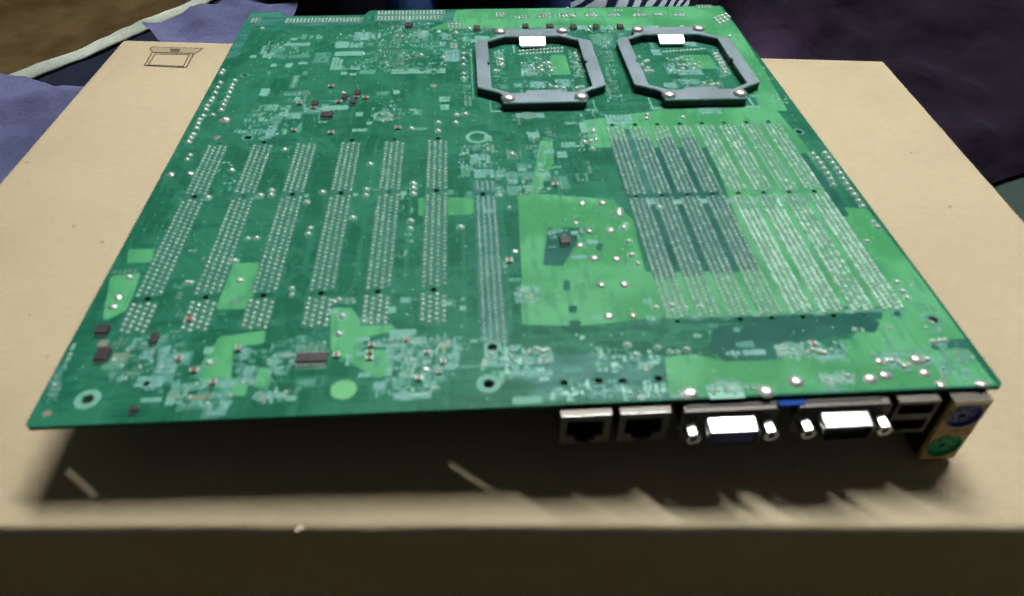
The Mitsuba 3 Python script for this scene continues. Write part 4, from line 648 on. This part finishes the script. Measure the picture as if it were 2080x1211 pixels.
def dsub(cx, cz, label, ins, insm, housing=None):
    put = port('serial_port' if insm == 'm_black' else 'video_port', label)
    rr = lambda x0, z0, x1, z1, r: sbox(x0, z0, x1, z1).buffer(-r).buffer(r, 6)
    put('flange', cat([yprism(rr(cx - 15.6, cz - 6.4, cx + 15.6, cz + 6.2, 1.5), -3.3, -2.5), bx(cx - 14.6, -2.9, cz + 5.7, cx + 14.6, 4.0, cz + 6.3)]), 'm_shell', False)
    D_ = Polygon([(cx - 8.9, cz + 4.0), (cx + 8.9, cz + 4.0), (cx + 7.6, cz - 4.2), (cx - 7.6, cz - 4.2)]).buffer(-1.4).buffer(1.4, 8)
    D2 = D_.buffer(-.32)
    for part, mat in ((sbox(cx - 20, cz + 1.2, cx + 20, cz + 9), 'm_steel'), (sbox(cx - 20, cz - 9, cx + 20, cz + 1.2), 'm_shell')):
        m = yprism(D_.difference(D2).intersection(part), -9.3, -3.25); vv_ = m.vertices.copy(); k_ = (-3.25 - vv_[:, 1]) / 6.05
        m.vertices = np.c_[cx + (vv_[:, 0] - cx) * (1 - .025 * k_), vv_[:, 1], cz + (vv_[:, 2] - cz) * (1 - .055 * k_) - .55 * k_ * (vv_[:, 2] > cz)]
        put('shell', m, mat, 30)
    put('insert', yprism(D2.buffer(-.62), -8.9 if ins else -7.6, -3.0), insm, False)
    for s in (-1, 1):
        hexa = Polygon([(cx + s * 12.4 + 2.55 * math.cos(a), cz - .2 + 2.55 * math.sin(a)) for a in np.arange(6) * np.pi / 3 + .2])
        put('jackscrew', yprism(hexa.difference(Point(cx + s * 12.4, cz - .2).buffer(1.25, 8)), -9.0, -3.32), 'm_steel', False)
        put('screw_hole', yprism(Point(cx + s * 12.4, cz - .2).buffer(1.3, 8), -5.5, -5.2), 'm_black', False)
    if housing: put('housing', bx(cx - 14, -1.9, cz - 5, cx + 15, 9, -1.68), 'm_black'); put('blue_strip', bx(cx + 15.4, -2.6, -2.9, cx + 24.2, 9, -1.66), housing)
    else: put('housing', bx(cx - 12, -1.9, cz - 5, cx + 12, 9, -1.68), 'm_black')
dsub(215.4, -8.4, 'blue video connector in a metal shell between two hex screws', True, 'm_vga', 'm_blue')
dsub(252.2, -8.4, 'black serial connector in a metal shell between two hex screws', False, 'm_black')
put = port('usb_port', 'stack of two black slots in a metal shell')
f_ = sbox(269.6, -17.4, 283.2, -1.75); o_ = unary_union([sbox(270.4, -8.0, 282.4, -3.0), sbox(270.4, -16.2, 282.4, -10.4)])
put('shell', yprism(f_.difference(o_), -3.4, 10), 'm_shell', False)
put('tongue', cat([bx(271.4, -2.6, -4.4, 281.4, 8, -3.2), bx(271.4, -2.6, -12.0, 281.4, 8, -10.6)]), 'm_black', False)
put('cavity', yprism(o_.buffer(-.05), 5, 9), 'm_black', False)
put('liner', yprism(o_.buffer(.02).difference(o_.buffer(-.3)), -3.0, 5), 'm_black', False)
put = port('keyboard_port', 'tan block with a purple round socket above a green round socket')
f_ = sbox(287.2, -32.6, 299.9, -1.75)
pc = (293.5, -9.3), (293.5, -25.0)
hol = unary_union([Point(c).buffer(5.9, 16) for c in pc])
put('face', yprism(f_.difference(hol), -4.2, -2.6), 'm_tanport', False); put('body', yprism(f_.buffer(-.1).difference(hol), -2.58, 12), 'm_black', False)
put('top_shield', bx(287.2, -4.0, -2.0, 299.8, 12, -1.66), 'm_shell', False)
put('lip', rbox(287.5, -4.55, -2.9, 299, -4.1, -2.1, .2), 'm_steel')
put('band', bx(292.5, -4.45, -19.2, 299.8, -4.22, -16.4), 'm_orange', False)
for c, m in zip(pc, ('m_purple_port', 'm_green_port')):
    g = Point(c).buffer(5.85, 20)
    pins_ = unary_union([Point(c[0] + 3.0 * math.cos(a), c[1] + 3.0 * math.sin(a)).buffer(.55, 4) for a in np.radians([30, 80, 130, 210, 330, 270])] + [sbox(c[0] - 1.1, c[1] - 1.6, c[0] + 1.1, c[1] + .4)])
    put('socket', cat([yprism(g.difference(pins_), -3.5, 4), yprism(Point(c).buffer(5.85, 20).difference(Point(c).buffer(5.2, 20)), -4.5, -3.52)]), m, False)
    put('socket_pins', yprism(pins_.buffer(-.05), 0, 4), 'm_black', False)
add(mb + '__hidden_plug', rbox(HOLES[-1][0] - 4, HOLES[-1][1] - 4, -6, HOLES[-1][0] + 4, HOLES[-1][1] + 4, -1.62, .4), 'm_black')
# connectors on the hidden side, which carry the board
for i, x in enumerate(PCI_X): add(mb + '__expansion_slot', rbox(x - 4.0, 38, -13.5, x + 4.6, 166.5, -1.62, .6), 'm_black')
add(mb + '__expansion_slot', rbox(136, 18.5, -13, 147.5, 128, -1.62, .6), 'm_black')
for x in DIMM_X: add(mb + '__memory_slot', rbox(x - 3.2, 34, -14, x + 4.2, 175.5, -1.62, .6), 'm_black')
add(mb + '__power_header', rbox(24, 300, -16.5, 72, 318, -1.62, .5), 'm_black')
for cx in (175.2, 257.6): add(mb + '__processor_socket', rbox(cx - 26, 212, -12, cx + 26, 264, -1.62, .8), 'm_black')
for x, y in ((296, 300), (296, 284), (150, 316), (222, 316)): add(mb + '__drum_capacitor', at(lathe([(0, -23), (4.6, -23), (5, -22.4), (5, -1.65), (0, -1.65)], 20), x, y), 'm_black', 40)

# ------------------------------------------------------------------ the lamp that lights the picture (above and behind, outside the frame)
thing('tube_lamp', 'white tube lamp above and behind the bed, outside the picture', 'lamp')
d = (LAMP_B - LAMP_A) / np.linalg.norm(LAMP_B - LAMP_A)
Lm = np.linalg.norm(LAMP_B - LAMP_A); fr_ = T().look_at(origin=LAMP_A.tolist(), target=LAMP_B.tolist(), up=[0, 0, 1])
tube = lathe([(.030, 0), (.030, Lm)], 20); tube.apply_transform(np.array(fr_.matrix, float))
c0 = (LAMP_A + LAMP_B) / 2
if np.mean(np.einsum('ij,ij->i', tube.face_normals, (tube.triangles_center - LAMP_A) - ((tube.triangles_center - LAMP_A) @ d)[:, None] * d)) < 0: tube.invert()
scene['tube_lamp__tube'] = {**mikit.ply(tube, 'm_silk', smooth=False), 'emitter': {'type': 'area', 'radiance': rgb(*LAMP_RGB)}}
for s, nm in ((-.02, 'end_cap'), (Lm, 'end_cap_001')):
    q = lathe([(0, s), (.031, s), (.031, s + .02), (0, s + .02)], 16); q.apply_transform(np.array(fr_.matrix, float))
    scene['tube_lamp__' + nm] = mikit.ply(q, 'm_steel', smooth=30)
body = trimesh.creation.box((.05, .03, Lm + .08)); body.apply_translation((0, .052, Lm / 2)); body.apply_transform(np.array(fr_.matrix, float))
scene['tube_lamp__housing'] = mikit.ply(body, 'm_trim')
